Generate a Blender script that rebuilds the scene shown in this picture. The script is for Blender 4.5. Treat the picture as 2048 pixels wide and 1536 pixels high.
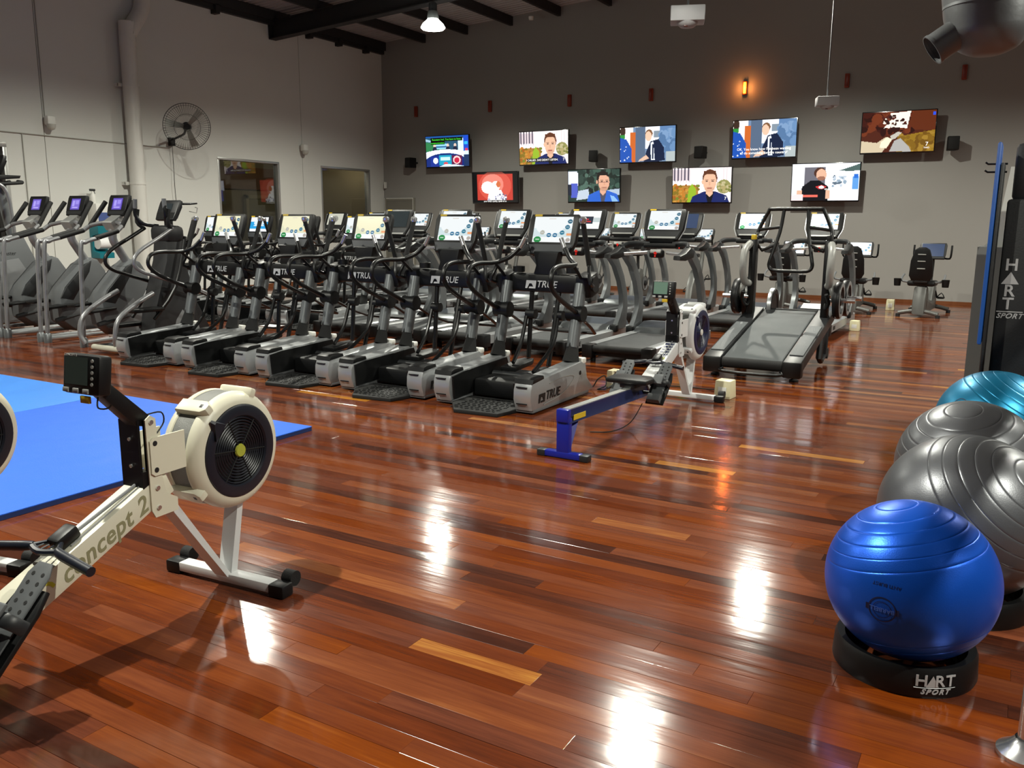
import bpy, bmesh, math, random
import numpy as np
from mathutils import Vector, Matrix, Euler
random.seed(7); rng = np.random.default_rng(7)
PI = math.pi
scene = bpy.context.scene
for o in list(bpy.data.objects): bpy.data.objects.remove(o)
COL = scene.collection

# ------------------------------------------------------------------ camera
YAW, PITCH, ROLL = math.radians(30.215), math.radians(10.72), math.radians(.352)
fw = Vector((-math.sin(YAW)*math.cos(PITCH), math.cos(YAW)*math.cos(PITCH), -math.sin(PITCH)))
rt = Vector((math.cos(YAW), math.sin(YAW), 0)); up = rt.cross(fw)
r2 = math.cos(ROLL)*rt + math.sin(ROLL)*up; u2 = -math.sin(ROLL)*rt + math.cos(ROLL)*up
cam = bpy.data.cameras.new('camera'); cam.sensor_width = 36; cam.lens = 36*1714.5/2048
cam.clip_start = .05; cam.clip_end = 200
camo = bpy.data.objects.new('camera', cam); COL.objects.link(camo)
M = Matrix((r2, u2, -fw)).transposed().to_4x4(); M.translation = Vector((0, 0, 1.5))
camo.matrix_world = M; scene.camera = camo

# ------------------------------------------------------------------ world, exposure, lamp strength
world = bpy.data.worlds.new('world'); scene.world = world; world.use_nodes = True
bg = world.node_tree.nodes['Background']; bg.inputs[0].default_value = (.9, .95, 1, 1); bg.inputs[1].default_value = .035
scene.view_settings.view_transform = 'Standard'; scene.view_settings.look = 'None'
scene.view_settings.gamma = 1; scene.view_settings.use_curve_mapping = False
scene.view_settings.exposure = -0.2
LAMP_W, LAMP_CONE, LAMP_BLEND = 1120, 156, .58
LAMPS = [(-9.85, 13.9), (-10.0, 9.0), (-3.47, 14.35), (-3.58, 9.22), (-4.2, 1.7), (-10.4, 3.0), (2.9, 9.2), (2.9, 2.4), (2.9, 14.2)]

# ------------------------------------------------------------------ helpers
def lin(c):
    if isinstance(c, str): c = tuple(int(c[i:i+2], 16)/255 for i in (0, 2, 4))
    return tuple((x/12.92 if x <= .04045 else ((x+.055)/1.055)**2.4) for x in c)

MATS = {}
def mat(name, col, rough=.5, metal=0, coat=0, bump=0, bscale=60, var=.08, vscale=4, spec=.5, emit=None, estr=0, trans=0):
    if name in MATS: return MATS[name]
    m = bpy.data.materials.new(name); m.use_nodes = True; nt = m.node_tree; b = nt.nodes['Principled BSDF']
    c = lin(col); N = nt.nodes.new; L = nt.links.new
    tc = N('ShaderNodeTexCoord'); nz = N('ShaderNodeTexNoise'); nz.inputs['Scale'].default_value = vscale; nz.inputs['Detail'].default_value = 4
    L(tc.outputs['Object'], nz.inputs['Vector'])
    mx = N('ShaderNodeMix'); mx.data_type = 'RGBA'
    mx.inputs[6].default_value = (*[x*(1-var) for x in c], 1); mx.inputs[7].default_value = (*[min(1, x*(1+var)) for x in c], 1)
    L(nz.outputs['Fac'], mx.inputs[0]); L(mx.outputs[2], b.inputs['Base Color'])
    mr = N('ShaderNodeMapRange'); mr.inputs['To Min'].default_value = max(.02, rough*.8); mr.inputs['To Max'].default_value = min(1, rough*1.2)
    L(nz.outputs['Fac'], mr.inputs['Value']); L(mr.outputs[0], b.inputs['Roughness'])
    b.inputs['Metallic'].default_value = metal; b.inputs['Coat Weight'].default_value = coat; b.inputs['Coat Roughness'].default_value = .08
    b.inputs['Specular IOR Level'].default_value = spec; b.inputs['Transmission Weight'].default_value = trans
    if bump:
        n2 = N('ShaderNodeTexNoise'); n2.inputs['Scale'].default_value = bscale; n2.inputs['Detail'].default_value = 3
        L(tc.outputs['Object'], n2.inputs['Vector'])
        bp = N('ShaderNodeBump'); bp.inputs['Strength'].default_value = bump; bp.inputs['Distance'].default_value = .01
        L(n2.outputs['Fac'], bp.inputs['Height']); L(bp.outputs[0], b.inputs['Normal'])
    if emit: b.inputs['Emission Color'].default_value = (*lin(emit), 1); b.inputs['Emission Strength'].default_value = estr
    MATS[name] = m; return m

def screen_mat(name, strength):
    m = bpy.data.materials.new(name); m.use_nodes = True; nt = m.node_tree; b = nt.nodes['Principled BSDF']
    a = nt.nodes.new('ShaderNodeAttribute'); a.attribute_name = 'Col'
    b.inputs['Base Color'].default_value = (.01, .01, .012, 1); b.inputs['Roughness'].default_value = .12
    nt.links.new(a.outputs['Color'], b.inputs['Emission Color']); b.inputs['Emission Strength'].default_value = strength
    MATS[name] = m; return m

class MB:
    """collects shapes into one mesh"""
    def __init__(s): s.bm = bmesh.new()
    def add(s, vs, fs, mtx=None):
        if mtx is not None: vs = [mtx @ Vector(v) for v in vs]
        bv = [s.bm.verts.new(v) for v in vs]
        for f in fs:
            try: s.bm.faces.new([bv[i] for i in f])
            except ValueError: pass
        return s
    def box(s, x0, x1, y0, y1, z0, z1, mtx=None):
        v = [(x, y, z) for z in (z0, z1) for y in (y0, y1) for x in (x0, x1)]
        return s.add(v, [(0, 2, 3, 1), (4, 5, 7, 6), (0, 1, 5, 4), (2, 6, 7, 3), (0, 4, 6, 2), (1, 3, 7, 5)], mtx)
    def rbox(s, c, size, r=.01, rot=None, seg=2, taper=None):
        b = bmesh.new(); bmesh.ops.create_cube(b, size=1)
        for v in b.verts:
            v.co = Vector((v.co.x*size[0], v.co.y*size[1], v.co.z*size[2]))
            if taper and v.co.z > 0: v.co.x *= taper[0]; v.co.y *= taper[1]
        if r: bmesh.ops.bevel(b, geom=b.edges[:], offset=r, segments=seg, profile=.5, affect='EDGES')
        m = Matrix.Translation(Vector(c)) @ (Euler(rot).to_matrix().to_4x4() if rot else Matrix())
        s.join(b, m); return s
    def join(s, b, m=None):
        if m is not None: b.transform(m)
        mp = {v: s.bm.verts.new(v.co) for v in b.verts}
        for f in b.faces: s.bm.faces.new([mp[v] for v in f.verts])
        b.free(); return s
    def tube(s, pts, r, seg=8, sm=0, cap=True, flat=1):
        P = [Vector(p) for p in pts]; R = list(r) if isinstance(r, (list, tuple)) else [r]*len(P)
        if sm and len(P) > 2:
            Q, S = [], []
            for i in range(len(P)-1):
                p0 = P[max(i-1, 0)]; p1 = P[i]; p2 = P[i+1]; p3 = P[min(i+2, len(P)-1)]
                for k in range(sm):
                    t = k/sm
                    Q.append(.5*((2*p1)+(-p0+p2)*t+(2*p0-5*p1+4*p2-p3)*t*t+(-p0+3*p1-3*p2+p3)*t**3)); S.append(R[i]*(1-t)+R[i+1]*t)
            Q.append(P[-1]); S.append(R[-1]); P, R = Q, S
        n = len(P); rings = []; prev = None
        for i in range(n):
            t = (P[min(i+1, n-1)]-P[max(i-1, 0)])
            if t.length < 1e-9: t = Vector((0, 0, 1))
            t.normalize()
            if prev is None:
                a = Vector((1, 0, 0)) if abs(t.x) < .9 else Vector((0, 0, 1))
                u = (a - t*a.dot(t)).normalized()
            else:
                u = prev - t*prev.dot(t); u = u.normalized() if u.length > 1e-6 else t.orthogonal().normalized()
            prev = u; w = t.cross(u)
            rings.append([s.bm.verts.new(P[i]+(u*math.cos(2*PI*k/seg)*flat+w*math.sin(2*PI*k/seg))*R[i]) for k in range(seg)])
        for i in range(n-1):
            for k in range(seg):
                k2 = (k+1) % seg; s.bm.faces.new((rings[i][k], rings[i][k2], rings[i+1][k2], rings[i+1][k]))
        if cap: s.bm.faces.new(rings[0][::-1]); s.bm.faces.new(rings[-1])
        return s
    def cyl(s, p0, p1, r0, r1=None, seg=16): return s.tube([p0, p1], [r0, r0 if r1 is None else r1], seg)
    def lathe(s, prof, seg=24, mtx=None, arc=(0, 2*PI)):
        full = abs(arc[1]-arc[0]-2*PI) < 1e-6; n = seg if full else seg+1
        vs = []; fs = []
        for k in range(n):
            a = arc[0]+(arc[1]-arc[0])*k/seg
            for (r, z) in prof: vs.append((r*math.cos(a), r*math.sin(a), z))
        m = len(prof)
        for k in range(seg):
            k2 = (k+1) % n
            for j in range(m-1): fs.append((k*m+j, k2*m+j, k2*m+j+1, k*m+j+1))
        return s.add(vs, fs, mtx)
    def prism(s, poly, axis, a0, a1, bev=0, mtx=None):
        """polygon in the two other axes, extruded along axis from a0 to a1"""
        b = bmesh.new(); n = len(poly)
        def mk(p, a): return {'x': (a, p[0], p[1]), 'y': (p[0], a, p[1]), 'z': (p[0], p[1], a)}[axis]
        v0 = [b.verts.new(mk(p, a0)) for p in poly]; v1 = [b.verts.new(mk(p, a1)) for p in poly]
        f0 = b.faces.new(v0); f1 = b.faces.new(v1)
        for i in range(n): b.faces.new((v0[i], v0[(i+1) % n], v1[(i+1) % n], v1[i]))
        bmesh.ops.recalc_face_normals(b, faces=b.faces[:])
        if bev:
            ed = [e for e in b.edges if (e in f0.edges[:] or e in f1.edges[:])]
            bmesh.ops.bevel(b, geom=ed, offset=bev, segments=2, profile=.5, affect='EDGES')
        return s.join(b, mtx)
    def mesh(s, name, m, ang=40):
        bmesh.ops.remove_doubles(s.bm, verts=s.bm.verts[:], dist=1e-6)
        bmesh.ops.recalc_face_normals(s.bm, faces=s.bm.faces[:])
        me = bpy.data.meshes.new(name); s.bm.to_mesh(me); s.bm.free()
        me.materials.append(m)
        me.shade_smooth(); me.set_sharp_from_angle(angle=math.radians(ang))
        return me
    def build(s, name, m, parent=None, ang=40, loc=None, rot=None):
        return link(name, s.mesh(name, m, ang), parent, loc, rot)

def link(name, data, parent=None, loc=None, rot=None):
    o = bpy.data.objects.new(name, data); COL.objects.link(o)
    if parent: o.parent = parent
    if loc: o.location = loc
    if rot: o.rotation_euler = rot
    return o
def tag(o, label, cat, group=None):
    o['label'] = label; o['category'] = cat
    if group: o['group'] = group
    return o
def thing(name, label, cat, loc=(0, 0, 0), rz=0, group=None):
    o = link(name, None, None, loc, (0, 0, rz)); o.empty_display_size = .1
    return tag(o, label, cat, group)
def struct(o): o['kind'] = 'structure'; return o
def dup(o, parent=None):
    c = o.copy(); COL.objects.link(c); c.parent = parent
    for ch in list(o.children): dup(ch, c)
    return c
def place(root, label, loc, rz=0, group=None):
    root.location = loc; root.rotation_euler = (0, 0, rz); root['label'] = label
    if group: root['group'] = group
    return root
def child(root, name):
    return next(c for c in root.children_recursive if c.name.split('.')[0] == name)

def text_mesh(name, s, size, m, depth=.0015, shear=0, bold=0, spacing=1, align='CENTER'):
    cu = bpy.data.curves.new(name, 'FONT'); cu.body = s; cu.size = size; cu.extrude = depth; cu.shear = shear; cu.offset = bold
    cu.space_character = spacing; cu.align_x = align; cu.align_y = 'CENTER'; cu.resolution_u = 3
    o = bpy.data.objects.new(name, cu); COL.objects.link(o)
    dg = bpy.context.evaluated_depsgraph_get()
    me = bpy.data.meshes.new_from_object(o.evaluated_get(dg)); bpy.data.objects.remove(o); bpy.data.curves.remove(cu)
    me.materials.clear(); me.materials.append(m); me.name = name
    return me
FRONT = (PI/2, 0, 0)           # text plane facing -y
def rot_m(rx, ry, rz): return Euler((rx, ry, rz)).to_matrix().to_4x4()

# rasters: little pictures made of coloured faces (screens)
class Paint:
    def __init__(s, w, h, bgc): s.w, s.h = w, h; s.a = np.ones((h, w, 3))*np.array(col(bgc)); s.x, s.y = np.meshgrid((np.arange(w)+.5)/w, (np.arange(h)+.5)/h)
    def put(s, mk, c, al=1): s.a[mk] = s.a[mk]*(1-al)+np.array(col(c))*al; return s
    def rect(s, x0, y0, x1, y1, c, al=1): return s.put((s.x >= x0) & (s.x < x1) & (s.y >= y0) & (s.y < y1), c, al)
    def ell(s, cx, cy, rx, ry, c, al=1): return s.put(((s.x-cx)/rx)**2+((s.y-cy)/ry)**2 < 1, c, al)
    def poly(s, pts, c, al=1):
        ins = np.zeros_like(s.x, bool); n = len(pts)
        for i in range(n):
            (x1, y1), (x2, y2) = pts[i], pts[(i+1) % n]
            if y1 == y2: continue
            ins ^= ((s.y < y1) != (s.y < y2)) & (s.x < (x2-x1)*(s.y-y1)/(y2-y1)+x1)
        return s.put(ins, c, al)
    def speck(s, x0, y0, x1, y1, cols, n, r=.02, sd=1):
        g = np.random.default_rng(sd)
        for i in range(n):
            s.ell(g.uniform(x0, x1), g.uniform(y0, y1), r*g.uniform(.5, 1.3), r*1.6*g.uniform(.5, 1.3), cols[i % len(cols)])
        return s
    def grad(s, c0, c1): s.a = np.array(col(c0))*(1-s.y[..., None])+np.array(col(c1))*s.y[..., None]; return s
    def noise(s, amt, sd=1): s.a = np.clip(s.a+np.random.default_rng(sd).normal(0, amt, s.a.shape[:2])[..., None], 0, 1); return s
    def mesh(s, name, W, H, m):
        w, h = s.w, s.h; xs = np.linspace(-W/2, W/2, w+1); zs = np.linspace(H/2, -H/2, h+1)
        X, Z = np.meshgrid(xs, zs); co = np.stack([X, np.zeros_like(X), Z], -1).reshape(-1, 3)
        i, j = np.meshgrid(np.arange(w), np.arange(h)); a = (j*(w+1)+i).ravel()
        f = np.stack([a, a+w+1, a+w+2, a+1], 1)
        me = bpy.data.meshes.new(name); me.from_pydata(co.tolist(), [], f.tolist())
        c = s.a.reshape(-1, 3); c = np.where(c <= .04045, c/12.92, ((c+.055)/1.055)**2.4)
        at = me.attributes.new('Col', 'FLOAT_COLOR', 'FACE'); at.data.foreach_set('color', np.concatenate([c, np.ones((len(c), 1))], 1).astype(np.float32).ravel())
        me.materials.append(m); return me
def col(c):
    if isinstance(c, str): return tuple(int(c[i:i+2], 16)/255 for i in (0, 2, 4))
    return c

# ------------------------------------------------------------------ materials
BLACK = mat('black_plastic', '08090a', .46, spec=.38)
BLACKM = mat('black_satin_steel', '0c0d0e', .36, .1)
RUBBER = mat('black_rubber', '0c0d0d', .75, bump=.2, bscale=200)
DGREY = mat('dark_grey_plastic', '1e2022', .45)
MGREY = mat('mid_grey_plastic', '6a6c6e', .5)
SILVER = mat('silver_paint', 'a9acae', .34, .55)
SILVERD = mat('dark_silver_paint', '707476', .38, .5)
LGREY = mat('light_grey_shell', '9c9d9a', .4, .2)
CHROME = mat('chrome', 'e2e4e6', .24, .9)
WHITE = mat('white_plastic', 'dcdcd6', .45)
CREAM = mat('cream_powder_coat', 'd9d6c2', .38)
WHITEP = mat('white_powder_coat', 'd4d6d6', .38)
PAPER = mat('paper', 'e8e8e8', .8)
YELLOW = mat('yellow_sticker', 'c9a91e', .5)
RED = mat('red_button', 'c8261c', .4, emit='ff2010', estr=.25)
SCR = screen_mat('display_screen', 1.22)
SCRB = screen_mat('bright_display_screen', 2.4)
TVS = screen_mat('television_picture', 1.55)
CAP = mat('caption_text', 'f0f0f0', .5, emit='ffffff', estr=1.2)
# ------------------------------------------------------------------ floor
XL, YB = -14.6, 18.3
def wood():
    m = bpy.data.materials.new('jarrah_boards'); m.use_nodes = True; nt = m.node_tree; b = nt.nodes['Principled BSDF']; N = nt.nodes.new; L = nt.links.new
    ta = N('ShaderNodeAttribute'); ta.attribute_name = 'tone'; sa = N('ShaderNodeAttribute'); sa.attribute_name = 'seed'
    ge = N('ShaderNodeNewGeometry'); cx = N('ShaderNodeCombineXYZ')
    sm = N('ShaderNodeMath'); sm.operation = 'MULTIPLY'; sm.inputs[1].default_value = 37.0; L(sa.outputs['Fac'], sm.inputs[0]); L(sm.outputs[0], cx.inputs[2])
    va = N('ShaderNodeVectorMath'); va.operation = 'ADD'; L(ge.outputs['Position'], va.inputs[0]); L(cx.outputs[0], va.inputs[1])
    vs = N('ShaderNodeVectorMath'); vs.operation = 'MULTIPLY'; vs.inputs[1].default_value = (2.2, 26, 1); L(va.outputs[0], vs.inputs[0])
    n1 = N('ShaderNodeTexNoise'); n1.inputs['Scale'].default_value = 1; n1.inputs['Detail'].default_value = 6; n1.inputs['Distortion'].default_value = 1.2; L(vs.outputs[0], n1.inputs['Vector'])
    vs2 = N('ShaderNodeVectorMath'); vs2.operation = 'MULTIPLY'; vs2.inputs[1].default_value = (.9, 7, 1); L(va.outputs[0], vs2.inputs[0])
    n2 = N('ShaderNodeTexNoise'); n2.inputs['Scale'].default_value = 1; n2.inputs['Detail'].default_value = 2; L(vs2.outputs[0], n2.inputs['Vector'])
    # tone + grain
    g = N('ShaderNodeMath'); g.operation = 'MULTIPLY_ADD'; g.inputs[1].default_value = .42; L(n1.outputs['Fac'], g.inputs[0]); L(ta.outputs['Fac'], g.inputs[2])
    g2 = N('ShaderNodeMath'); g2.operation = 'MULTIPLY_ADD'; g2.inputs[1].default_value = .22; L(n2.outputs['Fac'], g2.inputs[0]); L(g.outputs[0], g2.inputs[2])
    vs3 = N('ShaderNodeVectorMath'); vs3.operation = 'MULTIPLY'; vs3.inputs[1].default_value = (5, 130, 1); L(va.outputs[0], vs3.inputs[0])
    n5 = N('ShaderNodeTexNoise'); n5.inputs['Scale'].default_value = 1; n5.inputs['Detail'].default_value = 4; L(vs3.outputs[0], n5.inputs['Vector'])
    g4 = N('ShaderNodeMath'); g4.operation = 'MULTIPLY_ADD'; g4.inputs[1].default_value = .22; L(n5.outputs['Fac'], g4.inputs[0]); L(g2.outputs[0], g4.inputs[2])
    g3 = N('ShaderNodeMath'); g3.operation = 'SUBTRACT'; g3.inputs[1].default_value = .43; L(g4.outputs[0], g3.inputs[0])
    cr = N('ShaderNodeValToRGB'); e = cr.color_ramp.elements
    e[0].position = 0; e[0].color = (*lin('2c140d'), 1); e[1].position = 1; e[1].color = (*lin('b8823c'), 1)
    for p, c in ((.2, '3f1e13'), (.42, '5f2d18'), (.62, '743b1c'), (.8, '8a5026')): x = e.new(p); x.color = (*lin(c), 1)
    hs = N('ShaderNodeHueSaturation'); sr = N('ShaderNodeMapRange'); sr.inputs['To Min'].default_value = .93; sr.inputs['To Max'].default_value = 1.06; L(sa.outputs['Fac'], sr.inputs['Value']); L(sr.outputs[0], hs.inputs['Saturation']); L(g3.outputs[0], cr.inputs[0]); L(cr.outputs[0], hs.inputs['Color']); L(hs.outputs[0], b.inputs['Base Color'])
    n3 = N('ShaderNodeTexNoise'); n3.inputs['Scale'].default_value = 2.5; n3.inputs['Detail'].default_value = 5; L(ge.outputs['Position'], n3.inputs['Vector'])
    mr = N('ShaderNodeMapRange'); mr.inputs['To Min'].default_value = .065; mr.inputs['To Max'].default_value = .17; L(n3.outputs['Fac'], mr.inputs['Value']); L(mr.outputs[0], b.inputs['Roughness'])
    vs4 = N('ShaderNodeVectorMath'); vs4.operation = 'MULTIPLY'; vs4.inputs[1].default_value = (1.5, 11, 1); L(ge.outputs['Position'], vs4.inputs[0])
    n4 = N('ShaderNodeTexNoise'); n4.inputs['Scale'].default_value = 1; n4.inputs['Detail'].default_value = 3; L(vs4.outputs[0], n4.inputs['Vector'])
    bp = N('ShaderNodeBump'); bp.inputs['Strength'].default_value = .10; bp.inputs['Distance'].default_value = .01; L(n4.outputs['Fac'], bp.inputs['Height']); L(bp.outputs[0], b.inputs['Normal'])
    b.inputs['IOR'].default_value = 1.5
    return m
WOOD = wood()
floor = struct(MB().box(-19, 6, -5, YB+.1, -.08, -.022).build('floor', mat('dark_subfloor', '1a0d08', .9)))
PW = .085
planks = []
y = -3.0; row = 0
while y < YB:
    x = XL+.01 - random.random()*1.5
    while x < 4.5:
        ln = random.choice((.9, 1.2, 1.5, 1.8, 2.1, 2.4, 2.7)) + random.random()*.3
        t = random.gauss(.50, .10)
        if random.random() < .055: t = random.uniform(.72, 1.0); ln = min(ln, random.choice((.5, .8, 1.3)))
        if random.random() < .10: t = random.uniform(.15, .30)
        planks.append((max(x, XL+.005), x+ln, y, y+PW, t, random.random())); x += ln
    y += PW; row += 1
def scr_of(p):
    v = Vector(p)-Vector((0, 0, 1.5)); d = v.dot(fw)
    return (1024+1714.5*v.dot(r2)/d, 768-1714.5*v.dot(u2)/d, d) if d > .3 else (-9e9, 0, d)
def vis(p):
    best = 0
    for k in range(5):
        q = scr_of((p[0]+(p[1]-p[0])*k/4, p[2], 0))
        if 0 <= q[0] <= 2048 and 0 <= q[1] <= 1536: best = max(best, 1/q[2]**3)
    return best*(p[1]-p[0])
order = sorted(range(len(planks)), key=lambda i: -vis(planks[i]))
near = set(order[:300])
def plank_geo(p):
    x0, x1, y0, y1, t, sd = p; g = .0003; z = random.uniform(-.0004, .0003); c = .0007; k = random.gauss(0, .00022)
    a = [(x0+g, y0+g), (x1-g, y0+g), (x1-g, y1-g), (x0+g, y1-g)]; b = [(x0+g+c, y0+g+c), (x1-g-c, y0+g+c), (x1-g-c, y1-g-c), (x0+g+c, y1-g-c)]
    vs = [(*q, -.02) for q in a]+[(*q, z-c*.6) for q in a]+[(*q, z+(k if i < 2 else -k)) for i, q in enumerate(b)]
    fs = [(8, 9, 10, 11)]+[(i, (i+1) % 4, 4+(i+1) % 4, 4+i) for i in range(4)]+[(4+i, 4+(i+1) % 4, 8+(i+1) % 4, 8+i) for i in range(4)]
    return vs, fs
def plank_mesh(name, lst):
    V, F, T, S = [], [], [], []
    for p in lst:
        v, f = plank_geo(p); o = len(V); V += v; F += [tuple(i+o for i in q) for q in f]; T += [p[4]]*len(f); S += [p[5]]*len(f)
    me = bpy.data.meshes.new(name); me.from_pydata(V, [], F)
    me.attributes.new('tone', 'FLOAT', 'FACE').data.foreach_set('value', T); me.attributes.new('seed', 'FLOAT', 'FACE').data.foreach_set('value', S)
    me.materials.append(WOOD); return me
for i in order[:300]: link('floorboard', plank_mesh('floorboard', [planks[i]]), floor)
o = link('floorboards_beyond', plank_mesh('floorboards_beyond', [planks[i] for i in range(len(planks)) if i not in near]), floor); o['kind'] = 'stuff'

# ------------------------------------------------------------------ walls
WALLW = mat('off_white_wall_paint', 'cfd0cb', .75, bump=.06, bscale=120, var=.03, vscale=1.2)
WALLD = mat('taupe_wall_paint', '8e8c88', .7, bump=.06, bscale=120, var=.04, vscale=1.0)
ALU = mat('brushed_aluminium', 'b4b5b2', .35, .7)
wl = struct(link('wall_left', None)); wl.empty_display_size = .1
T0, T1 = XL-.18, XL
ZT = 5.95
def wpanel(y0, y1, z0, z1): MB().box(T0, T1, y0, y1, z0, z1).build('wall_panel', WALLW, wl)
J = .006
W1 = (12.81, 14.56); W2 = (15.91, 17.73); SILL, HEAD = 1.0, 2.79; D3 = (7.2, 8.42)
wpanel(-4, D3[0], 0, ZT); wpanel(D3[0], D3[1], 2.74, ZT); wpanel(D3[1], 9.1-J, 0, ZT)
wpanel(9.1+J, W1[0], 0, ZT); wpanel(W1[0], W1[1], 0, SILL); wpanel(W1[0], W1[1], HEAD, ZT); wpanel(W1[1], 15.31-J, 0, ZT)
wpanel(15.31+J, W2[0], 0, ZT); wpanel(W2[0], W2[1], 0, SILL); wpanel(W2[0], W2[1], HEAD, ZT); wpanel(W2[1], YB+.2, 0, ZT)
for yj in (9.1, 15.31): MB().box(T0, T1-.012, yj-J, yj+J, 0, ZT).build('panel_joint', mat('joint_sealant', '8b8a84', .8), wl)
GLASS = bpy.data.materials.new('window_glass'); GLASS.use_nodes = True
def _glass():
    nt = GLASS.node_tree; nt.nodes.clear(); N = nt.nodes.new
    o = N('ShaderNodeOutputMaterial'); mx = N('ShaderNodeMixShader'); tr = N('ShaderNodeBsdfTransparent'); gl = N('ShaderNodeBsdfGlossy'); fr = N('ShaderNodeLayerWeight'); fr.inputs[0].default_value = .3; pw = N('ShaderNodeMath'); pw.operation = 'POWER'; pw.inputs[1].default_value = 2.2; ad = N('ShaderNodeMath'); ad.operation = 'ADD'; ad.inputs[1].default_value = .06; nt.links.new(fr.outputs['Facing'], pw.inputs[0]); nt.links.new(pw.outputs[0], ad.inputs[0])
    nz = N('ShaderNodeTexNoise'); nz.inputs['Scale'].default_value = 3; rr = N('ShaderNodeMapRange'); rr.inputs['To Min'].default_value = .0; rr.inputs['To Max'].default_value = .02
    nt.links.new(nz.outputs['Fac'], rr.inputs['Value']); nt.links.new(rr.outputs[0], gl.inputs['Roughness'])
    tr.inputs[0].default_value = (.9, .92, .9, 1)
    nt.links.new(ad.outputs[0], mx.inputs[0]); nt.links.new(tr.outputs[0], mx.inputs[1]); nt.links.new(gl.outputs[0], mx.inputs[2]); nt.links.new(mx.outputs[0], o.inputs[0])
_glass()
def window(n, y0, y1, z0, z1):
    w = struct(link('window_%d' % n, None))
    f = .05
    for a, b, c, d in ((y0, y1, z1-f, z1), (y0, y1, z0, z0+f), (y0, y0+f, z0+f, z1-f), (y1-f, y1, z0+f, z1-f)):
        MB().rbox((XL-.06, (a+b)/2, (c+d)/2), (.14, b-a, d-c), .004).build('window_frame', ALU, w)
    MB().box(XL-.075, XL-.067, y0+f-.005, y1-f+.005, z0+f-.005, z1-f+.005).build('window_pane', GLASS, w)
    return w
window(1, *W1, SILL, HEAD); window(2, *W2, SILL, HEAD)
# glazed door at the far left
d = struct(link('door_1', None))
for a, b, c, e in ((D3[0], D3[1], 2.66, 2.74), (D3[0], D3[0]+.07, 0, 2.66), (D3[1]-.07, D3[1], 0, 2.66), (D3[0]+.07, D3[1]-.07, 0, .12)):
    MB().rbox((XL-.06, (a+b)/2, (c+e)/2), (.16, b-a, e-c), .004).build('door_frame', ALU, d)
MB().rbox((XL-.06, 8.25, 1.39), (.05, .07, 2.54), .004).build('door_stile', mat('dark_bronze_frame', '2b2a28', .4, .4), d)
MB().box(XL-.075, XL-.067, D3[0]+.06, D3[1]-.06, .11, 2.67).build('door_pane', GLASS, d)
# rooms behind the glass
nb = struct(link('wall_adjoining', None))
BROWN = mat('dim_olive_plaster', '8a8068', .8); TIMB = mat('brown_timber_panel', '6b4a2c', .5, bump=.1)
MB().box(-19.2, -19, 5, 19.5, 0, 3.1).build('far_wall', BROWN, nb)
MB().box(-19, T0, 19.3, 19.5, 0, 3.1).build('end_wall', BROWN, nb); MB().box(-19, T0, 5, 5.1, 0, 3.1).build('end_wall', BROWN, nb)
MB().box(-19.2, T0, 5, 19.5, 3.1, 3.2).build('adjoining_ceiling', mat('dim_ceiling_board', '6f6c62', .8), nb)
MB().box(-18.95, -18.9, 17.6, 18.9, 0, 2.1).build('adjoining_door', mat('pale_green_door', '7d7a60', .6), nb)
for a, b, c, e in ((17.5, 17.6, 0, 2.2), (18.9, 19.0, 0, 2.2), (17.5, 19.0, 2.1, 2.2)): MB().box(-18.97, -18.87, a, b, c, e).build('door_architrave', mat('cream_architrave', '9a9478', .6), nb)
MB().box(-18.95, -18.9, 16.2, 19.2, 2.35, 2.95).build('timber_bulkhead', TIMB, nb)
for (x, y) in ((-16.6, 15.2), (-17.2, 18.0), (-16.3, 18.6), (-16.8, 10)):
    dl = MB().lathe([(.001, .0), (.07, .0), (.085, .02), (.085, .04)], 16).build('downlight', WHITE, None, loc=(x, y, 3.055)); tag(dl, {15.2: 'small round downlight seen through the left window', 18.0: 'small round downlight above the door in the next room', 18.6: 'small round downlight seen through the right window', 10: 'small round downlight beyond the glazed door'}[y], 'light', 'downlights in the next room')
    MB().lathe([(.001, -.002), (.065, -.002)], 16).build('downlight_lens', mat('downlight_glow', 'fff0d0', .5, emit='fff0d8', estr=14), dl)
    li = bpy.data.lights.new('downlight_bulb', 'POINT'); li.energy = 9; li.color = (1, .86, .62); li.shadow_soft_size = .06; link('downlight_bulb', li, dl, (0, 0, -.08))
# back wall
wb = struct(MB().box(XL-.2, 5, YB, YB+.2, 0, 7.2).build('wall_back', WALLD))
bbm = mat('brown_skirting', '6e3f22', .35)
bb = struct(MB().box(-13.55, 5, YB-.018, YB, 0, .06).build('baseboard_back', bbm))
bl = struct(MB().box(XL, XL+.018, 8.5, YB-.02, 0, .09).build('baseboard_left', bbm))
dr = struct(MB().box(-14.5, -13.64, YB-.03, YB-.001, .004, 2.03).build('door_2', mat('taupe_door_paint', '726f66', .5)))
for a, b, c, e in ((-14.56, -14.5, 0, 2.09), (-13.64, -13.58, 0, 2.09), (-14.5, -13.64, 2.03, 2.09)):
    MB().box(a, b, YB-.04, YB, c, e).build('door_frame', mat('taupe_frame_paint', '7f7c72', .5), dr)
    MB().box(a if a < -14 and b > -14 else a, b, YB-.043, YB-.04, max(c, e-.015) if b-a > .1 else c, e).build('frame_bead', WHITE, dr) if b-a > .1 else MB().box(a, a+.014, YB-.043, YB-.04, c, e).build('frame_bead', WHITE, dr)
MB().rbox((-13.74, YB-.05, 1.0), (.02, .04, .14), .005).build('door_handle', ALU, dr)

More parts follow.
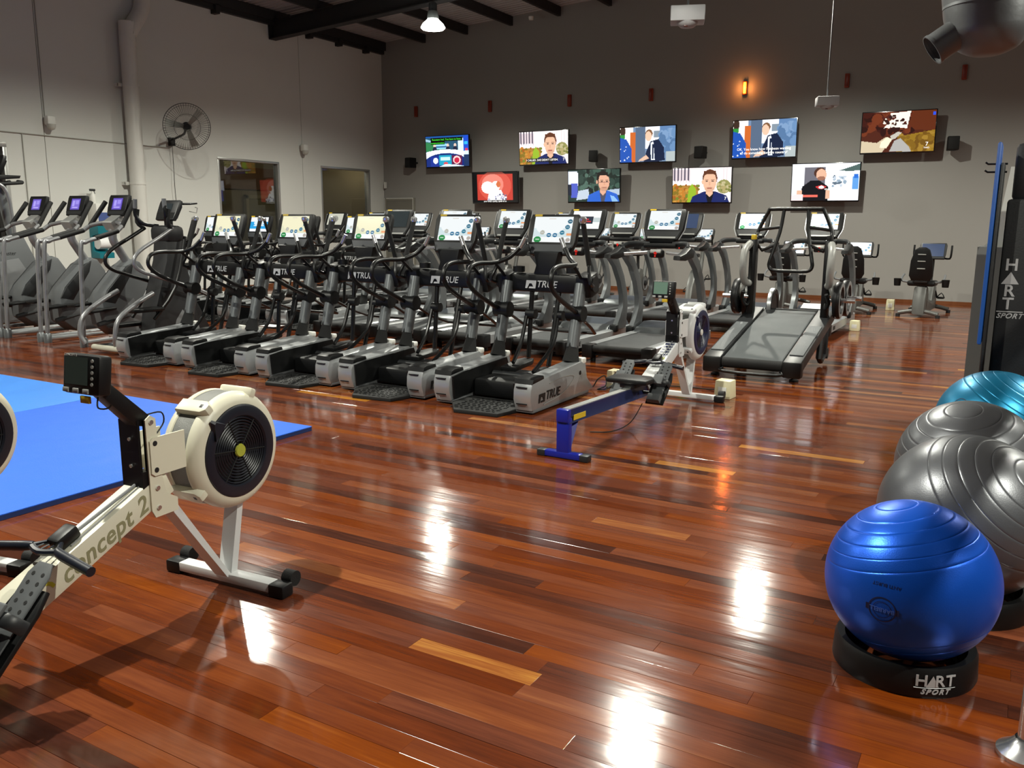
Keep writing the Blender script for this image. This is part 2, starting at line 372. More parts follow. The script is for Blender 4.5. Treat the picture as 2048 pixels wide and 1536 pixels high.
# ------------------------------------------------------------------ ceiling
def zc(x): return 5.76+.06*(x+14.6)
ceil = struct(link('ceiling', None))
DECK = mat('dark_roof_sheet', 'a8a8a8', .6, .1, var=.15); STEEL = mat('dark_painted_steel', '201f20', .6)
V, F = [], []; k = 0; y = -2.0; prof = []
while y < YB+.1:
    prof += [(y, 0), (y+.05, 0), (y+.075, .045), (y+.125, .045)]; y += .15
for (yy, zz) in prof: V += [(XL-.2, yy, zc(XL-.2)+zz+.2), (5, yy, zc(5)+zz+.2)]
for i in range(len(prof)-1): F.append((2*i, 2*i+1, 2*i+3, 2*i+2))
me = bpy.data.meshes.new('roof_sheet'); me.from_pydata(V, [], F); me.materials.append(DECK); link('roof_sheet', me, ceil)
x = XL+.12
while x < 3:
    MB().box(x-.04, x+.04, 2.0, YB, zc(x)-.0, zc(x)+.2).build('purlin', STEEL, ceil); x += 1.25
for yy in (14.5, 7.4):
    b = MB(); ang = -math.atan(.06); m = Matrix.Translation((XL, yy, zc(XL))) @ rot_m(0, ang, 0)
    b.box(0, 20, -.1, .1, -.38, -.36, m); b.box(0, 20, -.1, .1, -.015, 0, m); b.box(0, 20, -.008, .008, -.36, -.015, m); b.box(-.0, .02, -.1, .1, -.38, 0, m)
    b.build('rafter', STEEL, ceil)
for yy in (12.9, 15.6, 16.6, 17.6): MB().box(XL, XL+.16, yy-.05, yy+.05, 5.6, 5.78).build('roof_cleat', STEEL, ceil)
MB().box(XL, XL+.1, 2, YB, 5.68, 5.78).build('eaves_angle', STEEL, ceil)
# ------------------------------------------------------------------ high-bay lamps
LAMPM = mat('lamp_lens_glow', 'ffffff', .4, emit='f4f6e6', estr=22)
LAMP_LABEL = ['lit high-bay lamp hanging under the dark roof', 'high-bay lamp over the stepper row, outside the view', 'high-bay lamp over the back treadmills, outside the view', 'high-bay lamp over the front treadmills, outside the view', 'high-bay lamp over the cream rowing machine, outside the view', 'high-bay lamp over the left end of the blue mat, outside the view', 'high-bay lamp right of the sled treadmill, outside the view', 'high-bay lamp right of the exercise balls, outside the view', 'high-bay lamp in the far right corner, outside the view', 'high-bay lamp behind the viewer, outside the view']
LZ = 5.05
for i, (x, y) in enumerate(LAMPS):
    t = thing('high_bay_lamp', LAMP_LABEL[i], 'lamp', (x, y, LZ), 0, 'high-bay lamps')
    MB().lathe([(.05, .30), (.09, .29), (.11, .17), (.105, .155), (.08, .155)], 24).build('reflector', SILVERD, t)
    MB().lathe([(.001, .25), (.07, .25), (.08, .30), (.08, .42), (.05, .45), (.001, .45)], 16).build('ballast_housing', DGREY, t)
    MB().lathe([(.001, -.03), (.2, -.03), (.23, .0), (.19, .07), (.12, .13), (.10, .15)], 24).build('lens', LAMPM, t)
    MB().cyl((0, 0, .44), (0, 0, zc(x)+.2-LZ), .012, seg=8).build('hanger_rod', STEEL, t)
    li = bpy.data.lights.new('bulb', 'SPOT'); li.energy = LAMP_W*(1.3 if i in (4, 7) else 1); li.color = (1, .985, .86); li.spot_size = math.radians(LAMP_CONE); li.spot_blend = LAMP_BLEND; li.shadow_soft_size = .055
    link('bulb', li, t, (0, 0, -.06))
# ------------------------------------------------------------------ televisions
def man(p, cx, top, s, hair, skin, coat, shirt=None, side=0):
    """a generic head and shoulders"""
    p.poly([(cx-.33*s, 1.02), (cx-.29*s, top+.78*s), (cx-.10*s, top+.64*s), (cx+.10*s, top+.64*s), (cx+.29*s, top+.76*s), (cx+.34*s, 1.02)], coat)
    if shirt: p.poly([(cx-.07*s, top+.64*s), (cx+.08*s, top+.64*s), (cx+.03*s, 1.02), (cx-.03*s, 1.02)], shirt)
    p.rect(cx-.06*s, top+.5*s, cx+.06*s, top+.7*s, skin); p.poly([(cx-.06*s, top+.7*s), (cx+.06*s, top+.7*s), (cx, top+.8*s)], skin)
    p.ell(cx, top+.26*s, .125*s, .26*s, hair); p.ell(cx+side*.022, top+.36*s, .112*s, .30*s, skin); p.ell(cx-.118*s, top+.36*s, .018*s, .06*s, skin)
    p.poly([(cx-.12*s, top+.22*s), (cx-.10*s, top+.05*s), (cx+.1*s, top+.04*s), (cx+.115*s, top+.2*s), (cx+.06*s, top+.14*s), (cx-.06*s, top+.14*s)], hair)
    x = cx+side*.03
    for q in (-1, 1): p.rect(x+q*.05*s-.03*s, top+.29*s, x+q*.05*s+.03*s, top+.315*s, hair, .7); p.ell(x+q*.05*s, top+.345*s, .022*s, .018*s, '3a2a26', .8)
    p.rect(x-.012*s, top+.35*s, x+.012*s, top+.46*s, 'b98466', .35); p.rect(x-.04*s, top+.535*s, x+.04*s, top+.558*s, 'a4584e'); p.ell(x, top+.58*s, .09*s, .08*s, hair, .12)
    return p
def suit_scene():
    p = Paint(112, 64, '6f86a4'); p.rect(0, 0, .24, 1, 'f4ece4'); p.rect(.19, .14, .29, 1, 'c4632a'); p.rect(.29, .0, .46, 1, '54657c'); p.rect(.46, 0, .72, .62, 'e6eaf2'); p.rect(.62, .12, .72, .32, '7f8d99')
    p.rect(.72, 0, 1, .75, '5d7ea8'); p.speck(.74, .1, .98, .7, ['6688b0', '7896ba', '527299'], 40, .06, 3)
    p.rect(.84, .72, 1, 1, 'aab4b4')
    p.ell(.05, .1, .05, .14, '3a2a20'); p.rect(0, .2, .09, .32, '2f8a3a'); p.poly([(0, .28), (.12, .34), (.21, .6), (.22, 1), (0, 1)], '1f4fa8'); p.speck(.0, .4, .2, .95, ['dfe8f4'], 9, .012, 5)
    p.poly([(.44, 1), (.48, .72), (.56, .42), (.70, .36), (.80, .6), (.82, .96), (.7, 1)], '15203a'); p.poly([(.56, .46), (.61, .42), (.64, .95), (.57, .95)], 'e4ecf6'); p.rect(.59, .5, .612, .92, '16223c')
    p.poly([(.48, .8), (.36, .93), (.34, .98), (.42, .97), (.54, .9)], 'd9b49c')
    p.ell(.53, .2, .065, .12, '7a5638'); p.ell(.52, .27, .058, .14, 'e2bda2'); return p
def garden_scene():
    p = Paint(112, 64, 'f2e6e4'); p.rect(0, .05, .3, .42, 'd8c8cc')
    for k in range(5): p.rect(.02+.06*k, 0, .045+.06*k, .38, '57505e')
    for k in range(8): p.rect(.0+.05*k, .36, .03+.05*k, .52, 'ffffff')
    for k in range(8): p.rect(.72+.05*k, .0, .725+.05*k, .45, 'd6c2c6')
    p.rect(0, .5, .45, 1, 'a87a34'); p.speck(0, .5, .45, 1, ['b8772a', '7f6a22', 'c08a3a', '6f7a2a', '9a5a20'], 90, .03, 2)
    p.poly([(.26, 1), (.28, .6), (.34, .45), (.41, .62), (.42, 1)], '8fae2a'); p.ell(.88, .55, .12, .2, '8c8a52'); p.speck(.78, .4, .99, .7, ['a89a68', '74783c', 'b8ae84'], 30, .025, 4)
    return man(p, .64, .05, 1.0, '5b3422', 'e0b294', '18245c', '101018')
def tv_scene(k):
    if k == 't1':
        p = Paint(112, 64, '1a4f9a'); p.rect(0, .05, 1, .5, '24506a'); p.poly([(0, .18), (.5, .32), (.5, .5), (0, .5)], '2f7a4a'); p.poly([(0, .08), (.45, .26), (.45, .3), (0, .16)], '9ac0d0')
        p.rect(.24, .25, .50, .42, '8fd0ea'); p.rect(.24, .33, .5, .37, '2a5a8a'); p.rect(.76, .1, .88, .6, 'cfe8f6'); p.rect(.88, .02, 1, .5, '1848c0'); p.rect(.9, .2, .98, .3, '30b0e8'); p.rect(.92, .42, .98, .5, 'd03050')
        for x in (.21, .52, .69): p.ell(x, .31, .03, .06, 'd8c0b0'); p.ell(x, .44, .05, .1, '1a2238')
        p.ell(.45, .68, .62, .24, 'e8f6ff'); p.ell(.46, .86, .5, .3, '0f2870'); p.rect(.1, .66, .3, .98, '16308c'); p.rect(.30, .62, .60, .96, '1898b8'); p.rect(.60, .64, .84, .96, '5a1440')
        p.ell(.22, .8, .06, .1, 'dfe8f8'); p.rect(.34, .68, .56, .80, 'bff0ff'); p.ell(.72, .79, .09, .13, 'f0c8c8'); p.ell(.72, .8, .06, .09, 'c02040'); p.ell(.46, .9, .05, .05, 'd04a50')
        p.poly([(.3, 1), (.45, .92), (.7, .94), (.9, 1)], 'd4ecff'); p.rect(.88, .62, 1, 1, '1a3058'); p.rect(.9, .5, 1, .62, 'cfe8f8'); return p
    if k in ('t2', 'b3'): return garden_scene()
    if k in ('t3', 't4'): return suit_scene()
    if k == 't5':
        p = Paint(112, 64, '4a2012'); p.speck(0, 0, .7, .5, ['3a140c', '5c2614', '2a0e08', '6a3018'], 90, .07, 3)
        p.poly([(.38, .04), (.66, .0), (.62, .42), (.44, .38), (.30, .4), (.40, .2)], 'efe6d8'); p.speck(.28, .08, .6, .4, ['4a1a10', '2a0c08', 'f4ead8'], 26, .025, 8)
        p.poly([(.7, 0), (1, 0), (1, .5), (.72, .46), (.64, .3)], '5a2812'); p.poly([(.5, .62), (1, .48), (1, 1), (.5, 1)], '8a6a1c'); p.speck(.55, .55, 1, 1, ['7a5a18', '96742a', '6a4a14'], 50, .05, 5)
        p.poly([(0, .7), (.22, .76), (.34, .62), (.42, .7), (.3, 1), (0, 1)], 'c8b89a'); p.poly([(.28, .74), (.36, .62), (.43, .68), (.36, .9), (.26, .88)], 'f0e2c4'); p.poly([(.4, .98), (.46, .72), (.54, .66), (.66, .86), (.7, 1)], 'a6a4a0'); p.poly([(.4, .6), (.5, .5), (.56, .52), (.48, .66), (.42, .7)], 'b8b4a8')
        p.rect(.955, .04, .99, .12, '2a50d8'); return p
    if k == 'b1':
        p = Paint(112, 64, '060606'); p.rect(.11, .07, .89, .92, 'b8382c'); p.ell(.5, .45, .36, .5, 'd8604e', .6); p.ell(.45, .4, .24, .34, 'f0a090', .6); p.rect(0, 0, .11, 1, '060606'); p.rect(.89, 0, 1, 1, '060606'); p.rect(0, .92, 1, 1, '060606')
        p.ell(.34, .5, .14, .2, 'fffaf4'); p.ell(.52, .45, .09, .16, 'fffaf4'); p.poly([(.33, .92), (.36, .7), (.5, .56), (.64, .6), (.74, .92)], 'ffffff'); p.ell(.58, .4, .05, .1, 'c8683c'); p.speck(.36, .72, .74, .9, ['a8a8c0', 'ffffff', '60607a'], 24, .022, 6); return p
    if k == 'b2':
        p = Paint(112, 64, '20322c'); p.speck(.2, 0, 1, .75, ['2c4038', '18241e', '3a5448', '121a18', '4a6458'], 120, .06, 9)
        p.rect(0, .05, .18, .5, 'd8dff0'); p.poly([(.02, .05), (.2, .1), (.2, .5), (.06, .42)], 'f4f6ff'); p.rect(.05, .42, .19, .88, '4a58b8'); p.rect(.0, .46, .06, .8, '1a2030'); p.poly([(.16, .95), (.2, .66), (.4, .6), (.42, .9)], 'b8c4d0'); p.poly([(.66, .66), (1, .6), (1, .8), (.7, .8)], 'a8b8c8')
        man(p, .68, .05, .95, '16100e', 'd8a488', '2c5fc0', '4a4a58', 1); p.poly([(.86, 1), (.82, .8), (.9, .84), (.98, 1)], '86b4ea'); p.rect(.6, .385, .8, .40, '5a3a3a', .7); return p
    p = Paint(112, 64, 'f6f8fc'); p.rect(.19, .1, .5, .7, '6a6870'); p.poly([(.7, .2), (1, .02), (1, .2), (.85, .22)], '4a605c'); p.speck(.62, .3, .8, .62, ['b8c4d0', '8ea2b2', 'dfe6ee', '5a6a78'], 26, .025, 3); p.rect(.9, .36, .99, .7, '5c98d8'); p.rect(.92, .3, .98, .4, '2a6ac8')
    p.poly([(.12, 1), (.16, .62), (.28, .46), (.42, .46), (.55, .62), (.55, 1)], '0c0c10'); p.ell(.42, .25, .09, .15, '4a2c20'); p.ell(.44, .3, .078, .155, 'dcae92'); p.ell(.445, .4, .06, .06, '7a4a38', .7)
    p.poly([(.36, .62), (.45, .58), (.53, .62), (.48, .68), (.4, .68)], 'c83434'); p.ell(.45, .64, .04, .04, 'f4f4f4'); p.rect(.08, .72, .16, .9, 'dcae92'); p.rect(.52, .72, .58, .95, 'dcae92'); p.rect(.16, .84, .40, .9, 'e86a5a'); p.poly([(0, .84), (.18, .82), (.18, 1), (0, 1)], 'f0d8d8'); return p
sk = 18.0/18.2
TVD = dict(t1=(-12.52, 3.21), t2=(-9.80, 3.197), t3=(-7.228, 3.174), t4=(-4.70, 3.192), t5=(-2.19, 3.213), b1=(-11.125, 2.312), b2=(-8.494, 2.314), b3=(-5.968, 2.287), b4=(-3.447, 2.307))
TVL = dict(t1='leftmost television of the upper row, showing a blue sports studio', t2='upper television showing a young man in blue jacket with white subtitle', t3='upper television showing a man in a suit, without subtitle', t4='upper television showing a man in a suit with two subtitle lines', t5='rightmost television of the upper row, showing brown canyon rocks',
           b1='leftmost television of the lower row, with red picture and black side bars', b2='lower television showing a man with glasses in front of trees', b3='lower television showing a young man in blue jacket without subtitle', b4='rightmost lower television showing a man in a black shirt')
TVF = mat('glossy_black_bezel', '0b0b0d', .18, coat=.5)
GREENT = mat('green_caption_text', '30e030', .5, emit='50ff40', estr=1.1)
for k, (x, z) in TVD.items():
    h = .775 if k[0] == 't' else .752; w = 1.30
    t = thing('television', TVL[k], 'television', (x*sk, 18.02, (z-1.5)*sk+1.5-h/2), 0, 'wall televisions')
    rx = math.radians(3.5)
    MB().rbox((0, .03, h/2), (w, .06, h), .008, (rx, 0, 0)).build('tv_body', TVF, t)
    MB().box(-.2, .2, .06, .27, h/2-.15, h/2+.15).build('wall_bracket', STEEL, t)
    sc = link('tv_picture', tv_scene(k).mesh('tv_picture', w-.035, h-.045, TVS), t, (0, -.0025, h/2+.004), (rx, 0, 0))
    def cap(s, xx, zz, size, m=CAP, nm='caption'):
        link(nm, text_mesh(nm, s, size, m, .0005), sc, (xx, -.003, zz), FRONT)
    def bar(x0, x1, z0, z1, m=TVF): MB().box(x0, x1, -.0025, -.0005, z0, z1).build('caption_bar', m, sc)
    if k == 't1': bar(-.48, .46, .24, .325); bar(-.48, -.06, .165, .24); cap('Roosters had. You have to have', -.01, .282, .066, GREENT); cap('communication.', -.27, .2, .066, GREENT)
    if k == 't2': bar(-.44, .36, -.315, -.235); cap("I CALLED. SHE DIDN'T LISTEN.", -.04, -.275, .062); cap('7', .52, -.275, .085, nm='channel_mark')
    if k == 'b3': cap('7', .52, -.28, .085, nm='channel_mark')
    if k == 't4': cap("OK. You know how I've been wanting", .0, -.2, .07); cap('to do something for this country?', .0, -.275, .07)
    if k == 't5': cap('7', .51, -.24, .1, nm='channel_mark'); cap('TWO', .51, -.305, .04, nm='channel_mark')
    if k == 'b1': cap("your body's quality, speak to us", .0, -.325, .05)
    if k == 'b4': cap('Wenge', .07, -.14, .05, nm='shirt_print')
# ------------------------------------------------------------------ wall things
for i, x in enumerate((-13.5, -11.3, -9.17, -7.2, -5.16, -3.18, -1.16)):
    lit = i == 4
    t = thing('wall_light', ['unlit orange slot light above the corner door', 'unlit orange slot light above the studio television', 'unlit orange slot light third from the left', 'unlit orange slot light left of the glowing one', 'glowing orange slot light high on the taupe wall', 'unlit orange slot light right of the glowing one', 'unlit orange slot light under the air duct'][i], 'wall light', (x, YB-.03, 4.10), 0, 'orange slot lights on the back wall')
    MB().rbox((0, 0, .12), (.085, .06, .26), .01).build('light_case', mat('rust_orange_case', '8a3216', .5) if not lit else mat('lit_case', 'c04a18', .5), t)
    m = mat('orange_glow', 'ff7a20', .4, emit='ff5208', estr=75) if lit else mat('unlit_orange_lens', '7a2410', .35)
    MB().rbox((0, -.032, .12), (.05, .02, .22), .01).build('light_lens', m, t)
    if lit:
        li = bpy.data.lights.new('amber_bulb', 'POINT'); li.energy = 9; li.color = (1, .32, .07); li.shadow_soft_size = .05; link('amber_bulb', li, t, (0, -.1, .12))
SPK = ['black wall speaker left of the studio television', 'black wall speaker between the second and third upper televisions', 'black wall speaker between the third and fourth upper televisions', 'black wall speaker right of the canyon television']
for i, x in enumerate((-13.54, -8.44, -5.96, -1.24)):
    t = thing('wall_speaker', SPK[i], 'speaker', (x, 18.1, 2.83), (.5 if i % 2 else -.5)*.5, 'wall speakers')
    MB().prism([(-.1, -.13), (.1, -.13), (.07, .1), (-.07, .1)], 'z', 0, .25, .015).build('speaker_box', BLACK, t)
    MB().rbox((0, -.133, .125), (.17, .012, .22), .005).build('speaker_grille', RUBBER, t)
    MB().cyl((0, .1, .13), (0, .2, .13), .02).build('speaker_bracket', STEEL, t)
def sensor_light(y, lab):
    t = thing('emergency_light', lab, 'light', (XL, y, 2.98), 0, 'white wall units')
    MB().rbox((.10, 0, .17), (.13, .15, .16), .03).build('unit_body', WHITE, t)
    MB().lathe([(.001, -.075), (.045, -.06), (.07, -.02), (.075, .03)], 20, Matrix.Translation((.13, 0, .08))).build('unit_dome', mat('frosted_dome', 'b8b8b0', .3), t)
    MB().cyl((0, 0, .17), (.06, 0, .17), .03).build('unit_bracket', WHITE, t)
sensor_light(9.16, 'white domed wall unit left of the white downpipe'); sensor_light(15.28, 'white domed wall unit between the two windows')
# white downpipe
t = thing('downpipe', 'white round downpipe with an offset bend on the left wall', 'pipe', (XL+.2, 10.72, 0))
PIPE = mat('white_pvc', 'cfcec8', .4)
MB().tube([(0, 0, 0), (0, 0, 4.68), (0, .02, 4.8), (0, .14, 5.0), (0, .27, 5.18), (0, .34, 5.32), (0, .36, 5.45), (0, .36, 5.9)], .14, 24, sm=4).build('pipe_run', PIPE, t)
for z in (4.64,): MB().lathe([(.141, -.05), (.146, -.05), (.146, .05), (.141, .05)], 24, Matrix.Translation((0, 0, z))).build('pipe_socket', PIPE, t)
for z in (3.92, 2.16):
    b = MB().lathe([(.141, -.02), (.148, -.02), (.148, .02), (.141, .02)], 24, Matrix.Translation((0, 0, z))); b.box(-.2, -.08, -.2, -.13, z-.03, z+.03); b.box(-.11, -.09, -.2, .16, z-.018, z+.018); b.build('pipe_clamp', PIPE, t)
# wall fan
t = thing('wall_fan', 'black wire wall fan with pale blades beside the downpipe', 'fan', (XL, 11.66, 3.02))
MB().rbox((.05, 0, -.02), (.1, .1, .16), .01).build('fan_mount', BLACK, t)
MB().tube([(.08, 0, .02), (.35, -.06, .06), (.62, -.15, .1), (.76, -.24, .2)], .022, 8, sm=3).build('fan_arm', BLACKM, t)
m = Matrix.Translation((.88, -.30, .20)) @ rot_m(0, 0, -.62) @ rot_m(0, PI/2+.18, 0) @ Matrix.Scale(1.17, 4)
hb = MB().lathe([(.001, -.16), (.06, -.15), (.07, -.03), (.05, 0), (.001, .0)], 16, m).build('fan_motor', BLACK, t)
b = MB()
for k in range(56):
    a = 2*PI*k/56
    pr = [(.05, .10), (.2, .095), (.33, .05), (.36, .0), (.33, -.05), (.16, -.08)]
    b.tube([m @ Vector((r*math.cos(a), r*math.sin(a), z)) for r, z in pr], .0022, 4, cap=False)
for r, z in ((.36, 0), (.2, .096), (.06, .1), (.33, .05)): b.tube([m @ Vector((r*math.cos(2*PI*k/40), r*math.sin(2*PI*k/40), z)) for k in range(41)], .006 if r > .35 else .003, 5, cap=False)
b.build('fan_cage', BLACKM, t)
for k in range(3):
    a = 2*PI*k/3+.35; vs = []
    for j in range(6):
        r = .05+.27*j/5; wd = .03+.03*j/5
        for s in (-1, 1): vs.append(m @ Vector((r*math.cos(a)-s*wd*math.sin(a), r*math.sin(a)+s*wd*math.cos(a), .02+s*.03)))
    fs = [(2*j, 2*j+1, 2*j+3, 2*j+2) for j in range(5)]; bb_ = MB().add(vs, fs)
    bmesh.ops.solidify(bb_.bm, geom=bb_.bm.faces[:], thickness=.003); bb_.build('fan_blade', mat('pale_blade', '8f8f8a', .3, .5), t)
MB().tube([(.06, .0, -.09), (.05, .01, -.5), (.06, .0, -.9), (.05, .02, -1.2)], .005, 5, sm=3).build('pull_cord', BLACK, t)
MB().tube([(.05, .02+.05*math.sin(a/8*2*PI), -1.25+.05*math.cos(a/8*2*PI)) for a in range(9)], .006, 5, cap=False).build('cord_ring', CHROME, t)
# cable conduit
CGR = mat('conduit_grey', '9b9b93', .5)
t = thing('cable_conduit', 'thin grey cable conduit running along the left wall', 'conduit', (XL+.016, 8.5, 2.9))
MB().tube([(0, -1.4, .02), (0, 3.14, -.02)], .009, 6).build('conduit_run', CGR, t)
MB().tube([(0, .2, 0), (0, .2, -2.8)], .007, 6).build('conduit_drop', CGR, t)
t = tag(MB().tube([(0, 0, 0), (0, 0, 2.7)], .008, 6).build('conduit_riser', CGR, None, loc=(XL+.012, 9.13, 3.2)), 'thin grey riser conduit above the left wall unit', 'conduit')
# switch by corner
tag(MB().rbox((0, 0, 0), (.03, .09, .16), .006).build('light_switch', WHITE, None, loc=(XL+.1, YB-.06, 2.42)), 'small white wall sensor in the corner of the room', 'sensor')
# paper towel station
t = thing('towel_cabinet', 'white paper towel cabinet on the left wall', 'cabinet', (XL, 9.95, 1.42))
MB().rbox((.13, 0, .18), (.26, .34, .36), .02).build('cabinet_body', WHITE, t); MB().box(.255, .263, -.14, .14, .04, .2).build('cabinet_window', mat('blue_tint_window', '4a5a90', .2), t)
t = thing('wipe_dispenser', 'teal wipe dispenser with a white roll below the towel cabinet', 'dispenser', (XL, 9.93, .8))
TEAL = mat('teal_plastic', '0f6f7c', .35)
MB().prism([(0, 0), (.26, .0), (.26, .1), (.08, .14), (.08, .40), (.26, .44), (.26, .58), (0, .58)], 'x', -.15, .15, .012, Matrix.Translation((0, 0, 0)) @ rot_m(0, 0, -PI/2) @ Matrix.Scale(1, 4)).build('dispenser_body', TEAL, t)
MB().cyl((.17, -.12, .27), (.17, .12, .27), .105, seg=24).build('wipe_roll', PAPER, t)
t = thing('spray_bottle', 'white spray bottle standing on the towel cabinet', 'bottle', (XL+.13, 9.82, 1.78))
MB().lathe([(.001, 0), (.045, 0), (.048, .02), (.048, .13), (.02, .18), (.016, .21)], 16).build('bottle_body', WHITE, t)
MB().rbox((.0, .0, .235), (.035, .11, .04), .01).build('spray_head', DGREY, t); MB().tube([(0, .03, .22), (.0, .05, .17)], .006, 5).build('spray_trigger', DGREY, t)
# hanging projectors
PJ = mat('grey_white_plastic', '9b9b9d', .5)
def projector(x, y, z, s, lab):
    t = thing('ceiling_projector', lab, 'projector', (x, y, z), .35, 'white hanging units')
    MB().rbox((0, 0, 0), (.44*s, .34*s, .19*s), .012).build('projector_case', PJ, t)
    MB().lathe([(.001, -.075*s), (.09*s, -.065*s), (.13*s, -.03*s), (.14*s, 0)], 24, Matrix.Translation((0, -.03*s, -.09*s))).build('projector_dome', PJ, t)
    MB().rbox((-.02*s, -.1*s, -.15*s), (.05*s, .05*s, .03*s), .004).build('projector_lens', mat('dark_lens', '40140c', .3), t)
    MB().cyl((0, .03, .09*s), (0, .03, zc(x)+.1-z), .014*s, seg=8).build('hanging_pole', MGREY, t)
projector(-4.06, 11.5, 4.18, 1.0, 'larger white unit hanging on a pole at the top')
projector(-2.7, 14.0, 3.3, .72, 'smaller white unit hanging low on a thin pole')
tag(MB().lathe([(.001, -.05), (.05, -.04), (.06, 0), (.06, .03), (.001, .03)], 16).build('smoke_detector', WHITE, None, loc=(-9.9, 17.75, 5.97)), 'small white detector under the roof edge', 'detector')
# air duct
DUCT = mat('galvanised_duct', '6a6c6e', .48, .6, bump=.1, bscale=30)
t = thing('air_duct', 'large round silver air duct with a side spigot at the top right', 'duct', (-.45, 9.2, 2.9))
MB().tube([(-.12, 0, 3.5), (-.10, 0, 1.4), (-.06, 0, .9), (0, .0, .5), (.02, .0, .28), (.02, 0, .16), (.02, 0, .10)], [.36, .36, .36, .36, .33, .24, .10], 36, sm=4).build('duct_run', DUCT, t)
MB().tube([(-.05, -.05, .42), (-.40, -.16, .16)], .135, 24, cap=False).build('duct_spigot', DUCT, t)
MB().lathe([(.131, -.02), (.142, -.02), (.142, .01), (.131, .01)], 24, Matrix.Translation((-.40, -.16, .16)) @ Vector((-.35, -.11, -.26)).to_track_quat('Z', 'Y').to_matrix().to_4x4()).build('spigot_rim', DUCT, t)
for z in (.52, .95, 1.6): MB().lathe([(.361, -.012), (.369, -.012), (.369, .012), (.361, .012)], 36, Matrix.Translation((0 if z < .6 else -.065 if z < 1 else -.10, 0, z))).build('duct_seam', DUCT, t)
# ------------------------------------------------------------------ console pictures
def menu(bgc='eef3f4', dim=1, hill='cfdfe2'):
    p = Paint(88, 64, bgc); p.rect(0, .45, 1, 1, hill); p.ell(.42, .42, .36, .28, bgc); p.rect(0, .8, 1, 1, 'f2f5f5')
    for x, y, c in ((.24, .62, 'b4b4a8'), (.42, .72, '2c6d94'), (.58, .72, '2c6d94'), (.76, .62, '2e7590'), (.88, .4, '34708a'), (.93, .18, '3a6a80')): p.ell(x, y, .062, .085, c); p.rect(x-.035, y-.012, x+.035, y+.012, 'dfe8ea')
    p.ell(.13, .9, .1, .12, '2c8a4a'); p.rect(.08, .88, .18, .91, 'd0e8d4'); p.rect(.88, .64, 1, .74, 'e8a070'); p.ell(.93, .9, .06, .08, 'b0a8a0'); p.rect(.38, .06, .56, .09, 'd8d0c4')
    return p
SCREENS = dict(
    menu=menu().mesh('menu_screen', 1, 1, SCR), warm=menu('f0ecc8', hill='dfe0c0').mesh('warm_menu_screen', 1, 1, SCR), bright=menu('fafcff', hill='f0f6fa').mesh('bright_menu_screen', 1, 1, SCRB),
    off=Paint(4, 4, '2a3232').mesh('dark_screen', 1, 1, SCR), offblue=Paint(4, 4, '3a4a68').mesh('blue_grey_screen', 1, 1, SCR),
    grey=Paint(44, 32, 'c8c8b8').ell(.5, .5, .2, .3, '8a8a80').rect(.4, .2, .6, .8, '9a9a90').mesh('grey_screen', 1, 1, SCR),
    warn=Paint(44, 32, 'f4f6f4').rect(0, .38, 1, .62, 'c4d0d0').rect(.24, .3, .76, .72, '2c3440').rect(.42, .44, .58, .49, 'd03030').rect(.34, .56, .68, .61, 'd03030').mesh('warning_screen', 1, 1, SCR),
    blue=Paint(44, 32, 'f4f8fa').rect(0, .3, 1, .8, '1fa0e0').ell(.5, .4, .3, .2, 'dff0fa').rect(.2, .55, .8, .62, 'e8f6fc').mesh('blue_screen', 1, 1, SCR),
    violet=Paint(44, 32, '5a48b0').rect(.1, .1, .9, .9, '7c6ad0').rect(.15, .2, .4, .7, 'a89cf0').rect(.5, .15, .85, .5, '9c8ee8').rect(.2, .75, .8, .84, 'b4a8f4').mesh('violet_screen', 1, 1, SCR))

def console(t, cy, cz, tilt, w, h, sw, sh, frame_m=BLACK, kind='menu', panel=DGREY, taper=.8, tape=True, sz=None):
    """framed display facing -y, tilted back; centre of frame at (0, cy, cz)"""
    m = Matrix.Translation((0, cy, cz)) @ rot_m(-tilt, 0, 0)
    W, H = w/2, h/2
    poly = [(-W*taper, -H), (W*taper, -H), (W*.97, -H*.35), (W, H*.72), (W*.93, H), (-W*.93, H), (-W, H*.72), (-W*.97, -H*.35)]
    f = MB().prism(poly, 'y', -.02, .035, .012, m).build('console_frame', frame_m, t)
    MB().prism([(-W*.6, -H*.6), (W*.6, -H*.6), (W*.7, H*.7), (-W*.7, H*.7)], 'y', .03, .085, .015, m).build('console_back', frame_m, t)
    z0 = H*.86-sh/2 if sz is None else sz
    sc = link('console_screen', SCREENS[kind], t); sc.matrix_local = m @ Matrix.Translation((0, -.0225, z0)) @ Matrix.Diagonal((sw, 1, sh, 1))
    lo = z0-sh/2
    if lo-.02 > -H+.02: MB().prism([(-W*taper*.92, -H+.015), (W*taper*.92, -H+.015), (W*.88, lo-.02), (-W*.88, lo-.02)], 'y', -.024, -.018, 0, m).build('console_panel', panel, t)
    if tape: MB().box(-W*.8, -W*.5, -.0235, -.02, H*.88, H*.98, m).build('console_sticker', YELLOW, t)
    return m

TEXT_TRUE = text_mesh('lettering', 'TRUE', .10, mat('black_lettering', '131313', .5), .001, .25, .002)
TEXT_TRUEW = text_mesh('lettering', 'TRUE', .085, mat('silver_lettering', 'b8babc', .4), .001, .25, .001)
LETM = bpy.data.materials['black_lettering']
def arch(m): return MB().prism([(-.055, -.036), (-.035, -.036), (-.012, .008), (.012, .008), (.028, -.02), (-.01, -.02), (-.02, -.036), (.05, -.036), (.06, .036), (-.042, .036)], 'z', 0, .001).mesh('emblem', m)
EMB, EMBW = arch(LETM), arch(bpy.data.materials['silver_lettering'])

